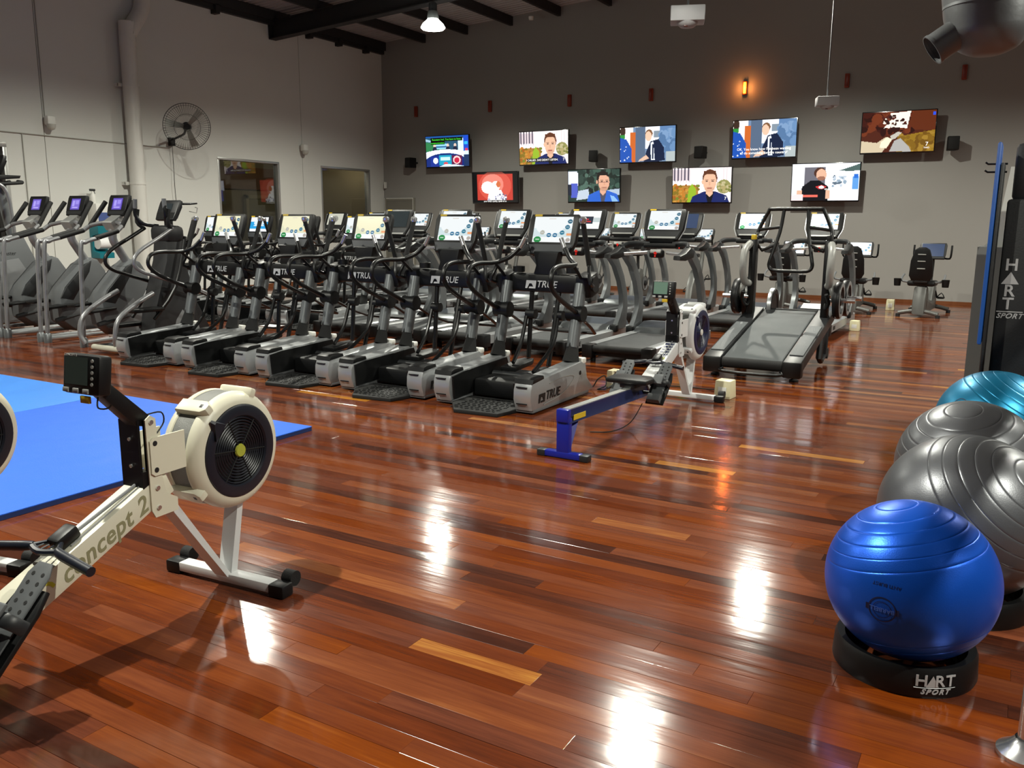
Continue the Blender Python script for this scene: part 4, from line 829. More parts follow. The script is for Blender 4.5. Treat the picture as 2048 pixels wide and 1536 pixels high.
# ------------------------------------------------------------------ rowing machines (origin under the rear foot, forward +y)
OLIVE = mat('olive_print', '8a8766', .6); BLUEP = mat('royal_blue_paint', '14208a', .35); NAVY = mat('navy_rail_paint', '1c2550', .35)
BAND = mat('perforated_band', '7e7f7c', .5, .3, bump=.4, bscale=400); NAVYP = mat('navy_black_plastic', '171b26', .38)
FOOTG = mat('grey_foot_plastic', '55585a', .5)
def make_rower(shell, legs, rail_m, rear_m, vent, band, letter, hub):
    t = thing('rowing_machine', '', 'rowing machine')
    FC = Vector((0, 2.28, .585)); FR = .238
    def fl(x=0, y=0, z=0): return Matrix.Translation(FC+Vector((x, y, z))) @ rot_m(0, PI/2, 0)     # local z -> +x
    # cage halves
    for s, nm in ((1, 'cage_half'), (-1, 'cage_half')):
        pr = [(FR-.004, s*.044), (FR, s*.048), (FR, s*.064), (FR-.012, s*.085), (FR-.035, s*.098), (.19, s*.10), (.186, s*.096)]
        MB().lathe(pr, 64, fl()).build(nm, shell, t)
    MB().lathe([(FR-.008, -.046), (FR-.005, -.046), (FR-.005, .046), (FR-.008, .046)], 64, fl()).build('perforated_band', band, t)
    # vent cover on the right, closed disc on the left
    v = MB().lathe([(.19, .094), (.188, .104), (.18, .108), (.145, .106), (.139, .098)], 56, fl()).build('vent_ring', vent, t)
    MB().lathe([(.001, .07), (.14, .07), (.141, .098)], 40, fl()).build('vent_well', RUBBER, v)
    b = MB()
    for k in range(9):
        r = .036+.0118*k; b.lathe([(r, .096), (r+.0035, .099), (r+.007, .096), (r+.0035, .093)], 40, fl())
    b.build('vent_louvres', vent, v)
    b = MB()
    for k in range(6):
        a = 2*PI*k/6+.4; b.tube([fl() @ Vector((.025*math.cos(a), .025*math.sin(a), .098)), fl() @ Vector((.14*math.cos(a), .14*math.sin(a), .098))], .0028, 5)
    b.build('vent_spokes', RUBBER, v)
    MB().lathe([(.001, .106), (.024, .105), (.028, .098)], 20, fl()).build('hub_badge', hub, t)
    MB().lathe([(.001, -.1), (.185, -.1), (.19, -.095)], 40, fl()).build('left_cover', vent, t)
    a = 2.36; c_, s_ = math.cos(a), math.sin(a)      # damper lever, up-left
    P = lambda r, w: FC+Vector((.104, r*c_-w*s_, r*s_+w*c_))
    MB().add([P(.15, -.03), P(.15, .05), P(.215, .004), P(.215, -.006), *(q+Vector((.014, 0, 0)) for q in (P(.15, -.03), P(.15, .05), P(.2, .004), P(.2, -.006)))], [(0, 1, 2, 3), (4, 5, 6, 7), (0, 1, 5, 4), (1, 2, 6, 5), (2, 3, 7, 6), (3, 0, 4, 7)]).build('damper_lever', vent, t)
    # clips bridging the band
    for ang in (2.2, 3.75, 1.15):
        m = Matrix.Translation(FC) @ rot_m(ang, 0, 0)
        c = MB().prism([(-.062, -.03), (.07, -.03), (.09, -.012), (.09, .014), (.07, .03), (-.062, .03)], 'z', -.02, .02, .008, m @ Matrix.Translation((0, FR, 0)) @ rot_m(PI/2, 0, PI) @ Matrix.Scale(-1, 4, (1, 0, 0))).build('cage_clip', shell, t)
        MB().rbox(m @ Vector((.06, FR+.018, 0)), (.018, .006, .018), .003, (ang, 0, 0)).build('clip_slot', DGREY, c)
    # side plates, yoke and main beam
    for s in (-1, 1):
        x0 = s*.054
        MB().prism([(1.862, .79), (1.885, .805), (1.908, .79), (1.915, .60), (1.935, .50), (1.985, .47), (1.985, .42), (1.88, .42), (1.865, .45)], 'x', min(x0, x0+s*.006), max(x0, x0+s*.006)).build('side_plate', shell, t)
        for (y, z) in ((1.885, .78), (1.895, .53), (1.895, .455)): MB().cyl((x0+s*.006, y, z), (x0+s*.012, y, z), .009, seg=8).build('plate_bolt', CHROME, t)
        MB().prism([(1.87, .59), (1.87, .71), (1.885, .722), (2.03, .722), (2.03, .578), (1.885, .578)], 'x', min(s*.06, s*.067), max(s*.06, s*.067)).build('yoke_plate', shell, t)
        for z in (.60, .70): MB().cyl((s*.067, 1.892, z), (s*.0685, 1.892, z), .01, seg=10).build('yoke_hole', DGREY, t)
    MB().box(-.052, .052, 1.84, 1.872, .52, .60).box(-.052, -.044, 1.84, 1.90, .52, .79).box(.044, .052, 1.862, 1.90, .52, .79).box(-.044, .044, 1.84, 1.85, .56, .79).build('mast_bracket', BLACK, t)
    for z in (.62, .72): MB().cyl((0, 1.84, z), (0, 1.835, z), .007, seg=8).build('bracket_bolt', CHROME, t)
    slope = math.atan2(.55-.335, 1.88-1.39)
    p0 = Vector((0, 1.30, .25)); L = .72
    bm_ = Matrix.Translation(p0) @ rot_m(slope, 0, 0)
    MB().rbox((bm_ @ Vector((0, L/2, 0))), (.105, L, .10), .006, (slope, 0, 0)).build('main_beam', shell, t)
    if letter:
        a = text_mesh('lettering', 'concept 2', .092, OLIVE, .0008, .35, .0015, 1.05, 'LEFT')
        link('lettering', a, t).matrix_local = bm_ @ Matrix.Translation((.0532, .205, -.006)) @ rot_m(PI/2, 0, PI/2)
        MB().tube([bm_ @ Vector((.0534, .10+.075*math.cos(k*.35), -.006+.045*math.sin(k*.35))) for k in range(14)], .007, 5, flat=.2).build('yellow_swirl', mat('yellow_print', 'b8b41e', .6), t)
    else:
        for k in range(6): MB().rbox(bm_ @ Vector((0, .42+.04*k, .0512)), (.075, .022, .001), 0, (slope, 0, 0)).build('decal_stripe', NAVY, t)
        MB().rbox(bm_ @ Vector((0, .36, .0512)), (.075, .03, .001), 0, (slope, 0, 0)).build('decal_yellow', mat('lime_decal', 'c8d23c', .6), t)
    MB().tube([(.008, 1.86, .555), (.008, 1.58, .45)], .006, 6).build('drive_chain', MGREY, t)
    MB().tube([bm_ @ Vector((.028, .30, .052)), bm_ @ Vector((.028, .66, .052))], .003, 5).build('shock_cord', MGREY, t)
    MB().rbox((0, 1.55, .445), (.06, .09, .05), .012, (slope, 0, 0)).build('handle_holder', BLACK, t)
    # handle
    H = Vector((0, 1.47, .425))
    hd = MB().tube([H+Vector((-.25, -.015, -.02)), H+Vector((-.10, .0, .0)), H+Vector((-.06, .012, .005))], [.017, .0175, .014], 12, sm=3).tube([H+Vector((.25, -.015, -.02)), H+Vector((.10, .0, .0)), H+Vector((.06, .012, .005))], [.017, .0175, .014], 12, sm=3)
    hd.tube([H+Vector((-.07, .01, .004)), H+Vector((0, -.012, .0)), H+Vector((.07, .01, .004))], .012, 8, sm=3); hd.tube([H+Vector((-.065, .01, .005)), H+Vector((-.025, .05, .012)), H+Vector((.025, .05, .012)), H+Vector((.065, .01, .005))], .009, 8)
    hd = hd.build('pull_handle', NAVYP, t)
    for k in range(4): MB().tube([H+Vector((-.045+.03*k, -.002, .002)), H+Vector((-.03+.02*k, .05, .012))], .003, 5).build('handle_rib', NAVYP, hd)
    # foot rests
    for s in (-1, 1):
        fm = Matrix.Translation((s*.155, 1.24, .30)) @ rot_m(math.radians(45), 0, 0)
        MB().prism([(-.07, -.17), (.07, -.17), (.075, .05), (.06, .12), (-.06, .12), (-.075, .05)], 'z', -.02, 0, .006, fm).build('foot_plate', BLACK, t)
        fx = MB().prism([(-.045, -.12), (.045, -.12), (.05, .16), (.03, .20), (-.03, .20), (-.05, .16)], 'z', .004, .012, .003, fm).build('flex_foot', FOOTG, t)
        for k in range(5):
            for j in (-1, 1): MB().lathe([(.001, .0006), (.007, .0006), (.007, 0)], 8, fm @ Matrix.Translation((j*.022, .04+.03*k, .0125))).build('peg_hole', RUBBER, fx)
        MB().tube([fm @ Vector(q) for q in ((-.075, -.0, .0), (-.06, .0, .055), (0, .0, .07), (.06, .0, .055), (.075, .0, .0))], .022, 8, sm=3, flat=.25).build('foot_strap', DGREY, t)
        MB().rbox(fm @ Vector((.0, .0, .075)), (.075, .085, .014), .006, (math.radians(45), 0, 0)).build('strap_buckle', FOOTG, t)
        MB().prism([(-.05, -.17), (.05, -.17), (.05, -.11), (-.05, -.11)], 'z', 0, .05, .008, fm).build('heel_cup', FOOTG, t)
    MB().tube([(-.2, 1.2, .24), (.2, 1.2, .24)], .014, 8).build('foot_axle', BLACKM, t)
    # monorail, seat, rear leg
    MB().prism([(-.048, .0), (.048, .0), (.03, .05), (.03, .085), (-.03, .085), (-.03, .05)], 'y', -.02, 1.38, .004, Matrix.Translation((0, 0, .235)) @ rot_m(-.025, 0, 0)).build('monorail', rail_m, t)
    MB().box(-.026, .026, -.02, 1.34, .085, .09, Matrix.Translation((0, 0, .235)) @ rot_m(-.025, 0, 0)).build('rail_track', ALU, t)
    MB().rbox((.0485, .12, .265), (.002, .17, .035), 0, (-.025, 0, 0)).build('warning_label', YELLOW, t)
    MB().prism([(-.16, -.11), (.16, -.11), (.17, .02), (.12, .11), (-.12, .11), (-.17, .02)], 'z', .335, .375, .015, Matrix.Translation((0, 1.06, 0))).build('seat', BLACK, t)
    MB().rbox((0, 1.06, .318), (.13, .16, .035), .01).build('seat_carriage', DGREY, t)
    MB().rbox((0, -.012, .285), (.085, .05, .085), .008).build('rail_end', rear_m, t)
    MB().rbox((0, .0, .145), (.09, .05, .25), .008).build('rear_post', rear_m, t)
    MB().tube([(0, .16, .24), (0, .04, .04)], .025, 4).build('rear_brace', rear_m, t)
    MB().rbox((0, .0, .025), (.26, .055, .04), .006).build('rear_foot_bar', rear_m, t)
    for s in (-1, 1): MB().rbox((s*.155, .0, .022), (.06, .062, .042), .006).build('rear_foot_cap', DGREY, t)
    # front legs
    MB().add([(-.035, 1.96, .44), (.035, 1.96, .44), (.035, 1.985, .46), (-.035, 1.985, .46), (-.035, 2.235, .045), (.035, 2.235, .045), (.035, 2.26, .045), (-.035, 2.26, .045)], [(0, 1, 2, 3), (4, 5, 6, 7), (0, 1, 5, 4), (1, 2, 6, 5), (2, 3, 7, 6), (3, 0, 4, 7)]).build('front_leg', legs, t)
    MB().add([(-.035, 2.33, .42), (.035, 2.33, .42), (.035, 2.36, .42), (-.035, 2.36, .42), (-.035, 2.255, .045), (.035, 2.255, .045), (.035, 2.29, .045), (-.035, 2.29, .045)], [(0, 1, 2, 3), (4, 5, 6, 7), (0, 1, 5, 4), (1, 2, 6, 5), (2, 3, 7, 6), (3, 0, 4, 7)]).build('front_leg', legs, t)
    MB().rbox((0, 2.27, .035), (.50, .06, .04), .005).build('front_foot_bar', legs, t)
    for s in (-1, 1):
        MB().rbox((s*.285, 2.27, .028), (.08, .068, .056), .01).build('foot_end_cap', BLACK, t)
        MB().cyl((s*.26, 2.335, .055), (s*.31, 2.335, .055), .032, seg=18).build('transport_wheel', RUBBER, t)
    # monitor
    MB().prism([(1.90, .80), (1.87, .765), (1.835, .775), (1.70, .915), (1.72, .945), (1.745, .945)], 'x', -.012, .042, .004).build('monitor_arm', BLACK, t)
    mm = Matrix.Translation((-.03, 1.715, .975)) @ rot_m(-.12, 0, 0)
    mo = MB().rbox(mm.translation, (.185, .055, .138), .012, (-.12, 0, 0)).build('monitor', BLACK, t)
    link('monitor_screen', Paint(6, 6, '2a3028' if letter else '6f8a74').mesh('monitor_screen', .115, .095, screen_mat('lcd_screen', .55 if letter else .9)), mo, mm @ Vector((-.02, -.0285, .012)), (-.12, 0, 0))
    for k in range(5): MB().cyl(mm @ Vector((.06, -.027, .05-.02*k)), mm @ Vector((.06, -.031, .05-.02*k)), .006, seg=8).build('monitor_button', LGREY, mo)
    for k in range(3): MB().rbox(mm @ Vector((-.07+.05*k, -.029, -.056)), (.028, .006, .016), .002, (-.12, 0, 0)).build('monitor_key', LGREY, mo)
    MB().rbox(mm @ Vector((.02, -.02, -.085)), (.045, .01, .025), .002).build('monitor_tag', YELLOW, mo)
    link('lettering', text_mesh('lettering', 'CONCEPT 2', .012, WHITE, .0003), mo, mm @ Vector((-.05, -.0285, .065)), (PI/2-.12, 0, 0))
    MB().tube([(.02, 1.71, .90), (.03, 1.70, .865), (.035, 1.74, .86), (.04, 1.76, .90)], .003, 5, sm=4).build('monitor_cable', BLACK, t)
    MB().tube([(.02, 1.90, .80), (.03, 1.96, .80), (.03, 1.97, .76), (.03, 1.93, .72)], .003, 5, sm=4).build('sensor_cable', BLACK, t)
    return t
r1 = make_rower(CREAM, WHITEP, NAVY, BLUEP, NAVYP, BAND, True, mat('lime_badge', 'a8ac3c', .5))
a = math.radians(4)
place(r1, 'cream rowing machine in the left foreground with a dark vent on its flywheel', (-2.735+2.28*math.sin(a), 2.34-2.28*math.cos(a), 0), a, 'rowing machines')
r3 = dup(r1); place(r3, 'rowing machine cut off by the left edge of the picture', (-3.84+2.28*math.sin(math.radians(12)), 1.88-2.28*math.cos(math.radians(12)), 0), math.radians(12), 'rowing machines')
r2o = make_rower(WHITEP, WHITEP, NAVY, BLUEP, mat('navy_vent', '1b2144', .38), mat('dusty_band', '5f605c', .5, .3, bump=.4, bscale=400), False, WHITE)
place(r2o, 'white and blue rowing machine in the middle of the floor', (-2.405, 4.80, 0), math.radians(-1.2), 'rowing machines')

# ------------------------------------------------------------------ sled treadmill
t = thing('sled_treadmill', 'inclined manual sled treadmill with push frame and weight plates', 'treadmill', (-2.13, 8.3, 0), math.radians(1))
inc = math.atan2(.33, 1.65)
dm = Matrix.Translation((0, 0, .2)) @ rot_m(inc, 0, 0)
MB().rbox(dm @ Vector((0, .84, -.02)), (.58, 1.70, .05), .02, (inc, 0, 0), 3).build('running_belt', mat('sled_belt', '43484a', .6, bump=.3, bscale=300), t)
MB().cyl((-.29, .02, .15), (.29, .02, .15), .055, seg=16).build('rear_roller', RUBBER, t)
for s in (-1, 1):
    MB().prism([(-.04, -.1), (1.72, -.1), (1.72, .015), (-.04, .015)], 'x', min(s*.30, s*.47), max(s*.30, s*.47), .008, dm).build('side_frame', DGREY, t)
    MB().rbox(dm @ Vector((s*.385, .62, .02)), (.13, .95, .012), .004, (inc, 0, 0)).build('foot_board', mat('ribbed_grey_board', '5c6062', .6, bump=.5, bscale=90), t)
    MB().rbox((s*.385, .0, .13), (.18, .12, .16), .02).build('rear_corner', BLACK, t)
    MB().lathe([(.001, 0), (.045, 0), (.045, .015), (.015, .03), (.015, .08)], 14, Matrix.Translation((s*.385, .1, 0))).build('rear_foot', RUBBER, t)
    MB().tube([(s*.43, 1.2, .38), (s*.43, 1.14, .09), (s*.43, 1.24, .05), (s*.43, 1.42, .09), (s*.43, 1.44, .42)], .035, 8).build('front_leg', DGREY, t)
    MB().cyl((s*.42, 1.5, .1), (s*.46, 1.5, .1), .06, seg=16).build('leg_wheel', RUBBER, t)
    MB().rbox((s*.40, 1.46, .85), (.075, .12, .95), .012).build('side_post', BLACKM, t)
    MB().rbox((s*.40, 1.44, 1.33), (.05, .07, .09), .01).build('post_tip', YELLOW if s < 0 else BLACK, t)
    MB().tube([(s*.43, 1.42, 1.28), (s*.46, 1.30, 1.2), (s*.46, 1.26, 1.0), (s*.45, 1.33, .86), (s*.42, 1.42, .84)], .04, 10, sm=4).build('ring_arm', LGREY, t)
    MB().tube([(s*.45, 1.38, .86), (s*.50, 1.34, .76), (s*.50, 1.42, .69)], .035, 10, sm=3).build('lever_arm', LGREY, t)
    MB().tube([(s*.40, 1.52, .74), (s*.42, 1.36, .60), (s*.46, 1.30, .66), (s*.44, 1.24, .76)], .02, 8, sm=3).build('brake_handle', BLACKM, t)
    for k, dy in ((0, 0), (1, .36)):
        pm = Matrix.Translation((s*(.54+.02*k), 1.42+dy, .69)) @ rot_m(0, s*PI/2, 0)
        p_ = MB().lathe([(.026, -.03), (.05, -.035), (.06, -.015), (.13, -.012), (.145, -.035), (.19, -.035), (.20, -.02), (.20, .02), (.19, .035), (.145, .035), (.13, .012), (.06, .015), (.05, .035), (.026, .03)], 40, pm).build('weight_plate', mat('black_iron', '19191b', .4, .3), t)
        MB().lathe([(.146, .0365), (.15, .038), (.186, .038), (.19, .0365)], 40, pm).build('plate_rim', mat('grey_plate_rim', '8d8f90', .4, .3), p_)
        MB().cyl(pm @ Vector((0, 0, -.12)), pm @ Vector((0, 0, .17)), .025, seg=14).build('plate_peg', CHROME, t)
    MB().tube([(s*.42, 1.46, 1.30), (s*.40, 1.56, 1.36), (s*.395, 1.6, 1.42), (s*.30, 1.62, 1.63), (s*.26, 1.62, 1.655), (0, 1.62, 1.655)], .022, 10, sm=3).build('top_hoop', BLACKM, t)
    MB().tube([(s*.13, 1.62, 1.65), (s*.155, 1.58, 1.4), (s*.22, 1.5, 1.12), (s*.23, 1.49, 1.03), (s*.18, 1.48, .985), (0, 1.48, .98)], .02, 10, sm=3).build('push_frame', BLACKM, t)
    MB().tube([(s*.15, 1.59, 1.46), (s*.375, 1.6, 1.43)], .018, 8).build('frame_rung', BLACKM, t)
    MB().tube([(s*.19, 1.54, 1.26), (s*.33, 1.54, 1.20), (s*.38, 1.48, 1.28)], .018, 8).build('frame_rung', BLACKM, t)
MB().tube([(-.28, -.02, .1), (-.26, -.07, .07), (.26, -.07, .07), (.28, -.02, .1)], .016, 10, sm=3).build('lift_bar', BLACKM, t)
MB().cyl((-.29, 1.68, .5), (.29, 1.68, .5), .05, seg=16).build('front_roller', RUBBER, t)
MB().lathe([(.001, -.02), (.14, -.02), (.15, -.03), (.2, -.03), (.205, 0), (.2, .03), (.15, .03), (.14, .02), (.001, .02)], 40, Matrix.Translation((-.24, 1.84, .55)) @ rot_m(0, PI/2, 0)).build('flywheel', BLACK, t)
MB().lathe([(.2, -.022), (.215, -.022), (.215, .022), (.2, .022)], 40, Matrix.Translation((-.24, 1.84, .55)) @ rot_m(0, PI/2, 0)).build('flywheel_rim', SILVER, t)
MB().cyl((-.50, 1.62, .62), (-.44, 1.62, .62), .2, seg=32).build('drive_cover', BLACK, t)

# ------------------------------------------------------------------ blue mats
MATM = mat('blue_foam_mat', '1f63d6', .6, bump=.25, bscale=160, var=.05)
MATL = mat('light_blue_foam_mat', '2b7ad4', .6, bump=.25, bscale=160, var=.05)
EDGE = mat('dark_blue_mat_edge', '16306a', .7)
def jig(x0, x1, y0, y1, amp, side):
    pts = []; n = 48
    L = [(x0, y0), (x1, y0), (x1, y1), (x0, y1)]
    out = [(x0, y0)] if side != 'l' else []
    if side == 'l':       # jigsaw on the left edge
        out = [(x0, y0), (x1, y0), (x1, y1), (x0, y1)]
        out += [(x0+(amp if (k//2) % 2 else -amp), y1-(y1-y0)*(k+.5)/n) for k in range(n)]
    else:
        out = [(x0, y0)]+[(x1, y0)]+[(x1+(amp if (k//2) % 2 == 0 else -amp)*-1*-1, y0+(y1-y0)*(k+.5)/n) for k in range(n)]+[(x1, y1), (x0, y1)]
    return out
def mat_tile(x0, x1, y0, y1, m, lab):
    t = thing('floor_mat', lab, 'mat', ((x0+x1)/2, (y0+y1)/2, 0), 0, 'blue floor mats'); cx, cy = (x0+x1)/2, (y0+y1)/2
    MB().box(x0-cx, x1-cx, y0-cy, y1-cy, .001, .028).build('mat_core', EDGE, t)
    MB().rbox((0, 0, .030), (x1-x0+.004, y1-y0+.004, .008), .003).build('mat_surface', m, t)
mat_tile(-6.545, -4.30, 1.0, 4.50, MATM, 'blue foam floor mat beside the cream rowing machine')
mat_tile(-8.80, -6.555, 1.0, 4.52, MATL, 'lighter blue foam floor mat at the left edge')

# ------------------------------------------------------------------ floor power boxes and cords
def pbox(x, y, s, lab, h=None):
    t = thing('power_box', lab, 'power box', (x, y, 0), random.uniform(-.1, .1), 'cream floor power boxes')
    h = h or s*1.05
    MB().rbox((0, 0, h/2), (s, s, h), .008, None, 2, (.9, .9)).build('box_case', mat('cream_plastic', 'd8d2ae', .45), t)
    MB().rbox((0, -s*.47, h*.45), (s*.5, .01, h*.4), .003).build('socket_plate', WHITE, t)
pbox(-3.10, 7.25, .15, 'cream floor power box beside the nearest elliptical'); pbox(-2.09, 7.29, .15, 'cream floor power box at the front foot of the white rowing machine')
pbox(-1.91, 13.0, .14, 'cream floor power box beside the rightmost back treadmill'); pbox(-1.86, 16.5, .14, 'cream floor power box left of the lone recumbent bike', .19)
pbox(-4.35, 15.2, .15, 'cream floor power box behind the sled treadmill', .2)
def cord(pts, lab, r=.006): tag(MB().tube(pts, r, 6, sm=5).build('extension_cord', RUBBER), lab, 'cord', 'power cords')
cord([(-3.3, 6.95, .05), (-3.24, 7.02, .02), (-3.2, 7.05, .09), (-3.15, 7.1, .12), (-3.12, 7.05, .04), (-3.17, 6.98, .012), (-3.11, 7.05, .012), (-3.08, 7.17, .05)], 'black power cord looping from the nearest elliptical to the cream box')
cord([(-3.02, 7.3, .03), (-2.9, 7.4, .008), (-2.7, 7.5, .008), (-2.52, 7.55, .008), (-2.3, 7.55, .008), (-2.1, 7.38, .06)], 'black power cord between the two near cream boxes')
cord([(-2.33, 5.95, .16), (-2.36, 5.8, .04), (-2.42, 5.6, .008), (-2.55, 5.5, .008)], 'thin dark cord hanging under the white rowing machine seat', .004)

# ------------------------------------------------------------------ exercise balls
def ball_mesh(name, R, m, rings, tilt, squash=.97):
    prof = []
    for dg in sorted(set([2.0*i for i in range(91)])-{2.0*i for i in range(91) if any(abs(2*i-r) < .9 for r in rings)} | {r+q for r in rings for q in (-.8, -.35, 0, .35, .8)}):
        th = math.radians(dg); rr = R*(1-(.0045 if dg in rings else .0022 if any(abs(dg-r) < .4 for r in rings) else 0)); prof.append((max(rr*math.sin(th), 1e-5), rr*math.cos(th)))
    b = MB().lathe(prof, 96, rot_m(*tilt))
    for v in b.bm.verts: v.co.z *= squash
    return b.mesh(name, m, 25)
def wrap(me, R, d, upv, off=.001, squash=.97):
    """bend a flat drawing onto the sphere around direction d"""
    d = Vector(d).normalized(); u = Vector(upv); u = (u-d*u.dot(d)).normalized(); r = u.cross(d)
    for v in me.vertices:
        x, y, z = v.co; q = (d+r*(x/R)+u*(y/R)).normalized()*(R+off+z); q.z *= squash; v.co = q
    return me
def ballm(n, c, met=.35): return mat(n, c, .35, met, coat=0, bump=.05, bscale=220, var=.06)
def tray(x, y, R, lab, letters=False):
    t = thing('ball_tray', lab, 'ball stand', (x, y, 0), 0, 'round ball stands')
    MB().lathe([(R*.80, .004), (R, .0), (R*1.02, .012), (R*1.0, .085), (R*.97, .1), (R*.86, .095), (R*.8, .05), (R*.8, .004)], 56).build('tray_ring', BLACK, t)
    if letters:
        for s_, sz, z0, sp, sh in (('H RT', .054, .062, 1.1, 0), ('SPORT', .024, .026, 1.35, .35)):
            me = text_mesh('lettering', s_, sz, mat('silver_lettering', 'b8babc', .4), .0008, sh, .001, sp)
            a0 = math.radians(-60)
            for v in me.vertices:
                X, Y, Z = v.co; a = a0+X/R; v.co = ((R*1.021+Z)*math.cos(a), (R*1.021+Z)*math.sin(a), z0+Y)
            link('lettering', me, t)
        b = MB(); a0 = math.radians(-60); rr = R*1.0225
        def cp(X, Z): a = a0+X/R; return (rr*math.cos(a), rr*math.sin(a), Z)
        b.add([cp(-.030, .042), cp(.010, .042), cp(-.010, .082)], [(0, 1, 2)]); b.build('triangle_mark', mat('silver_lettering', '', .4), t)
        MB().tube([cp(-.066+.011*k, .0395) for k in range(13)], .0012, 4).build('logo_rule', mat('silver_lettering', '', .4), t)
    return t
BLUEB = ballm('blue_pearl_vinyl', '155cd8', .55); GREYB = ballm('silver_grey_vinyl', '6e7074', .6); TEALB = ballm('teal_vinyl', '0c7aa4', .5)
top = [14, 28, 38, 48, 57, 66]
def ball(x, y, R, m, tilt, lab, rings=None):
    z = R*.97+.045
    o = link('exercise_ball', ball_mesh('exercise_ball', R, m, rings or top+[180-q for q in top[:5]], tilt), None, (x, y, z))
    return tag(o, lab, 'exercise ball', 'exercise balls on stands')
B1 = (-.205, 3.06)
b1 = ball(*B1, .276, BLUEB, (.0, -.25, 0), 'shiny royal blue exercise ball on a lettered black stand, nearest the viewer')
def roundel(sz):
    b = MB()
    for r0, r1 in ((.042, .046), (.028, .030)): b.lathe([(r0*sz, 0), (r1*sz, 0)], 40)
    b.box(-.055*sz, .055*sz, -.011*sz, .011*sz, 0, .0003)
    return b.mesh('roundel', mat('dark_blue_print', '0a1c44', .5))
d1 = (Vector((0, 0, 1.5))-Vector((*B1, .31))).normalized()
rv = Vector((d1.y, -d1.x, 0)).normalized()*-1
dl = (d1*1.0 + rv*-.26 + Vector((0, 0, -.42))).normalized()
link('roundel_print', wrap(roundel(.95), .2765, dl, (0, 0, -1)), b1)
link('lettering', wrap(text_mesh('lettering', 'BARBELL', .02, mat('pale_blue_print', '3c64b8', .5), .0001, 0, .0005), .2765, dl, (0, 0, -1), .0012), b1)
dl2 = (d1*1.0 + rv*-.24 + Vector((0, 0, -.12))).normalized()
link('lettering', wrap(text_mesh('lettering', 'ANTI BURST', .016, mat('dark_blue_print', '', .5), .0001), .2765, dl2, (0, 0, -1), .0006), b1)
ball(-.075, 3.72, .33, GREYB, (.35, .75, 0), 'dark silver exercise ball just behind the royal blue one')
ball(-.10, 4.50, .328, GREYB, (.3, -.15, 0), 'dark silver exercise ball between the other silver ball and the teal one')
b4 = ball(-.02, 5.62, .322, TEALB, (.0, .55, 0), 'teal exercise ball, farthest of the four balls')
link('roundel_print', wrap(roundel(1.0), .322, (-.55, -.7, .42), (0, 0, 1)), b4)
tray(*B1, .226, 'black lettered round stand under the royal blue ball', True)
tray(-.075, 3.72, .26, 'black round stand under the nearer silver ball'); tray(-.10, 4.50, .26, 'black round stand under the farther silver ball'); tray(-.02, 5.62, .26, 'black round stand under the teal ball')
# chrome pole
t = thing('chrome_pole', 'chrome floor pole with a round flange at the bottom right', 'pole', (.16, 2.67, 0))
MB().lathe([(.001, .0), (.075, 0), (.075, .012), (.05, .03), (.032, .05), (.03, .055)], 28).build('floor_flange', CHROME, t)
MB().cyl((0, 0, .04), (0, 0, 2.3), .024, seg=20).build('pole_tube', CHROME, t)
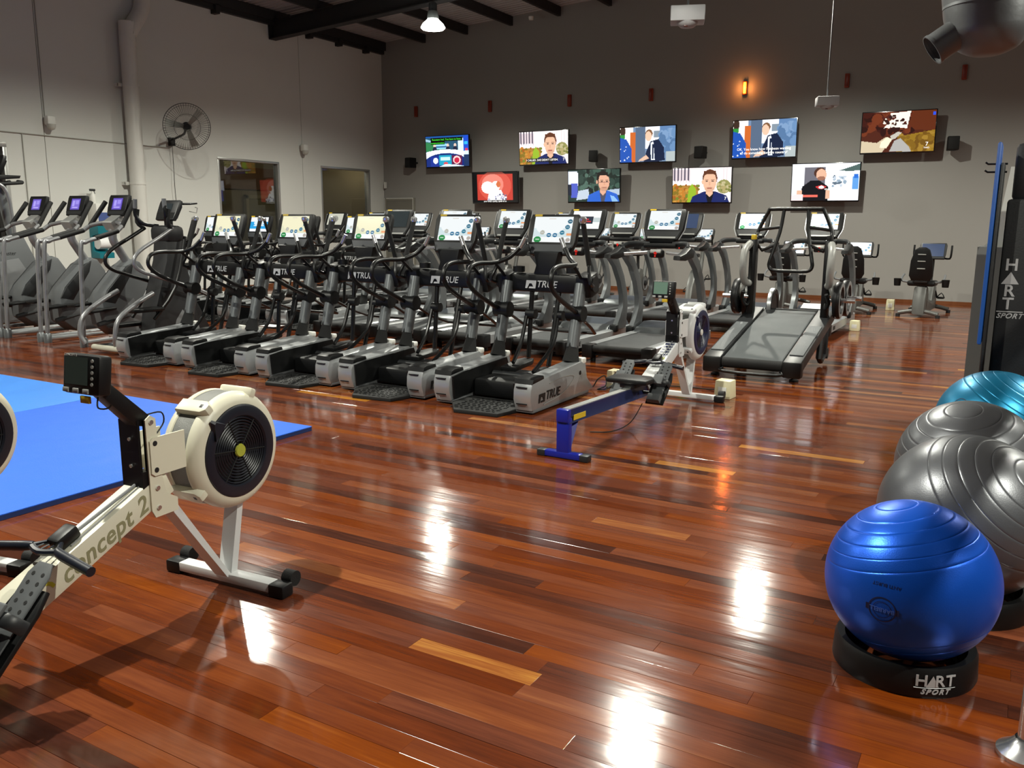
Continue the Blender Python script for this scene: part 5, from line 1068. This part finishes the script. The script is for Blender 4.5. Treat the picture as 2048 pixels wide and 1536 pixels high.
# ------------------------------------------------------------------ right edge: low wall, padded tower, blue mat
PIL = mat('dark_grey_paint', '6c6d6b', .6, var=.04)
struct(MB().box(-.25, 1.2, 6.95, 7.4, 0, 1.345).build('wall_low', PIL))
pier = struct(MB().add([(-.22, 7.1, 1.345), (.6, 7.1, 1.345), (.6, 7.4, 1.345), (-.22, 7.4, 1.345), (-.15, 7.1, 1.42), (.6, 7.1, 1.42), (.6, 7.4, 1.42), (-.15, 7.4, 1.42), (-.10, 7.1, 1.9), (.6, 7.1, 1.9), (.6, 7.4, 1.9), (-.10, 7.4, 1.9)],
    [(0, 1, 5, 4), (1, 2, 6, 5), (2, 3, 7, 6), (3, 0, 4, 7), (4, 5, 9, 8), (5, 6, 10, 9), (6, 7, 11, 10), (7, 4, 8, 11), (8, 9, 10, 11)]).build('trim_1', WALLW))
t = thing('padded_tower', 'black padded tower with white vertical sport lettering at the right edge', 'training tower', (.25, 6.45, 0))
PAD = mat('black_vinyl_pad', '1a1b1d', .5, bump=.1, bscale=80); LW = mat('pale_grey_print', '9a9a9c', .6)
MB().rbox((.02, 0, .83), (.72, .12, 1.66), .02).build('pad', PAD, t)
MB().rbox((-.26, .06, 1.83), (.12, .1, .36), .03).build('top_strap', PAD, t)
MB().rbox((.15, .07, 1.0), (.5, .05, 2.0), .01).build('pad_back', RUBBER, t)
for s_, z in (('H', 1.245), ('R', 1.08), ('T', .997)): link('lettering', text_mesh('lettering', s_, .105, LW, .001, 0, .002), t, (-.275, -.0615, z), FRONT)
MB().add([(-.325, -.0615, 1.125), (-.225, -.0615, 1.125), (-.275, -.0615, 1.203)], [(0, 1, 2)]).build('triangle_mark', LW, t)
MB().box(-.335, -.185, -.062, -.06, .945, .951).build('logo_rule', LW, t)
link('lettering', text_mesh('lettering', 'SPORT', .046, LW, .001, .35, .001, 1.1), t, (-.26, -.0615, .92), FRONT)
t = thing('hanging_mat', 'blue exercise mat hanging edge-on from hooks on the right', 'mat', (-.16, 6.42, .28))
BM = mat('blue_mat_vinyl', '1b4f9c', .45); 
MB().rbox((0, 0, 1.09), (.026, .30, 1.27), .012).build('mat_sheet', BM, t)
MB().rbox((.027, 0, .80), (.022, .30, 1.6), .010).build('mat_backing', PAD, t)
for z in (1.55, 1.60): MB().tube([(.05, 0, z), (-.06, 0, z), (-.075, 0, z+.012)], .006, 6).build('hook', BLACKM, t)
t = thing('overhead_rig', 'black steel overhead rig standing beside the exercise balls', 'rig', (1.03, 4.0, 0))
for y in (-2.2, 2.1): MB().rbox((0, y, 1.12), (.06, .06, 2.24), .006).build('rig_post', BLACKM, t); MB().rbox((0, y, .006), (.16, .16, .012), .003).build('rig_foot', BLACKM, t)
MB().rbox((0, -.05, 2.22), (.075, 4.4, .075), .006).build('rig_bar', BLACKM, t)
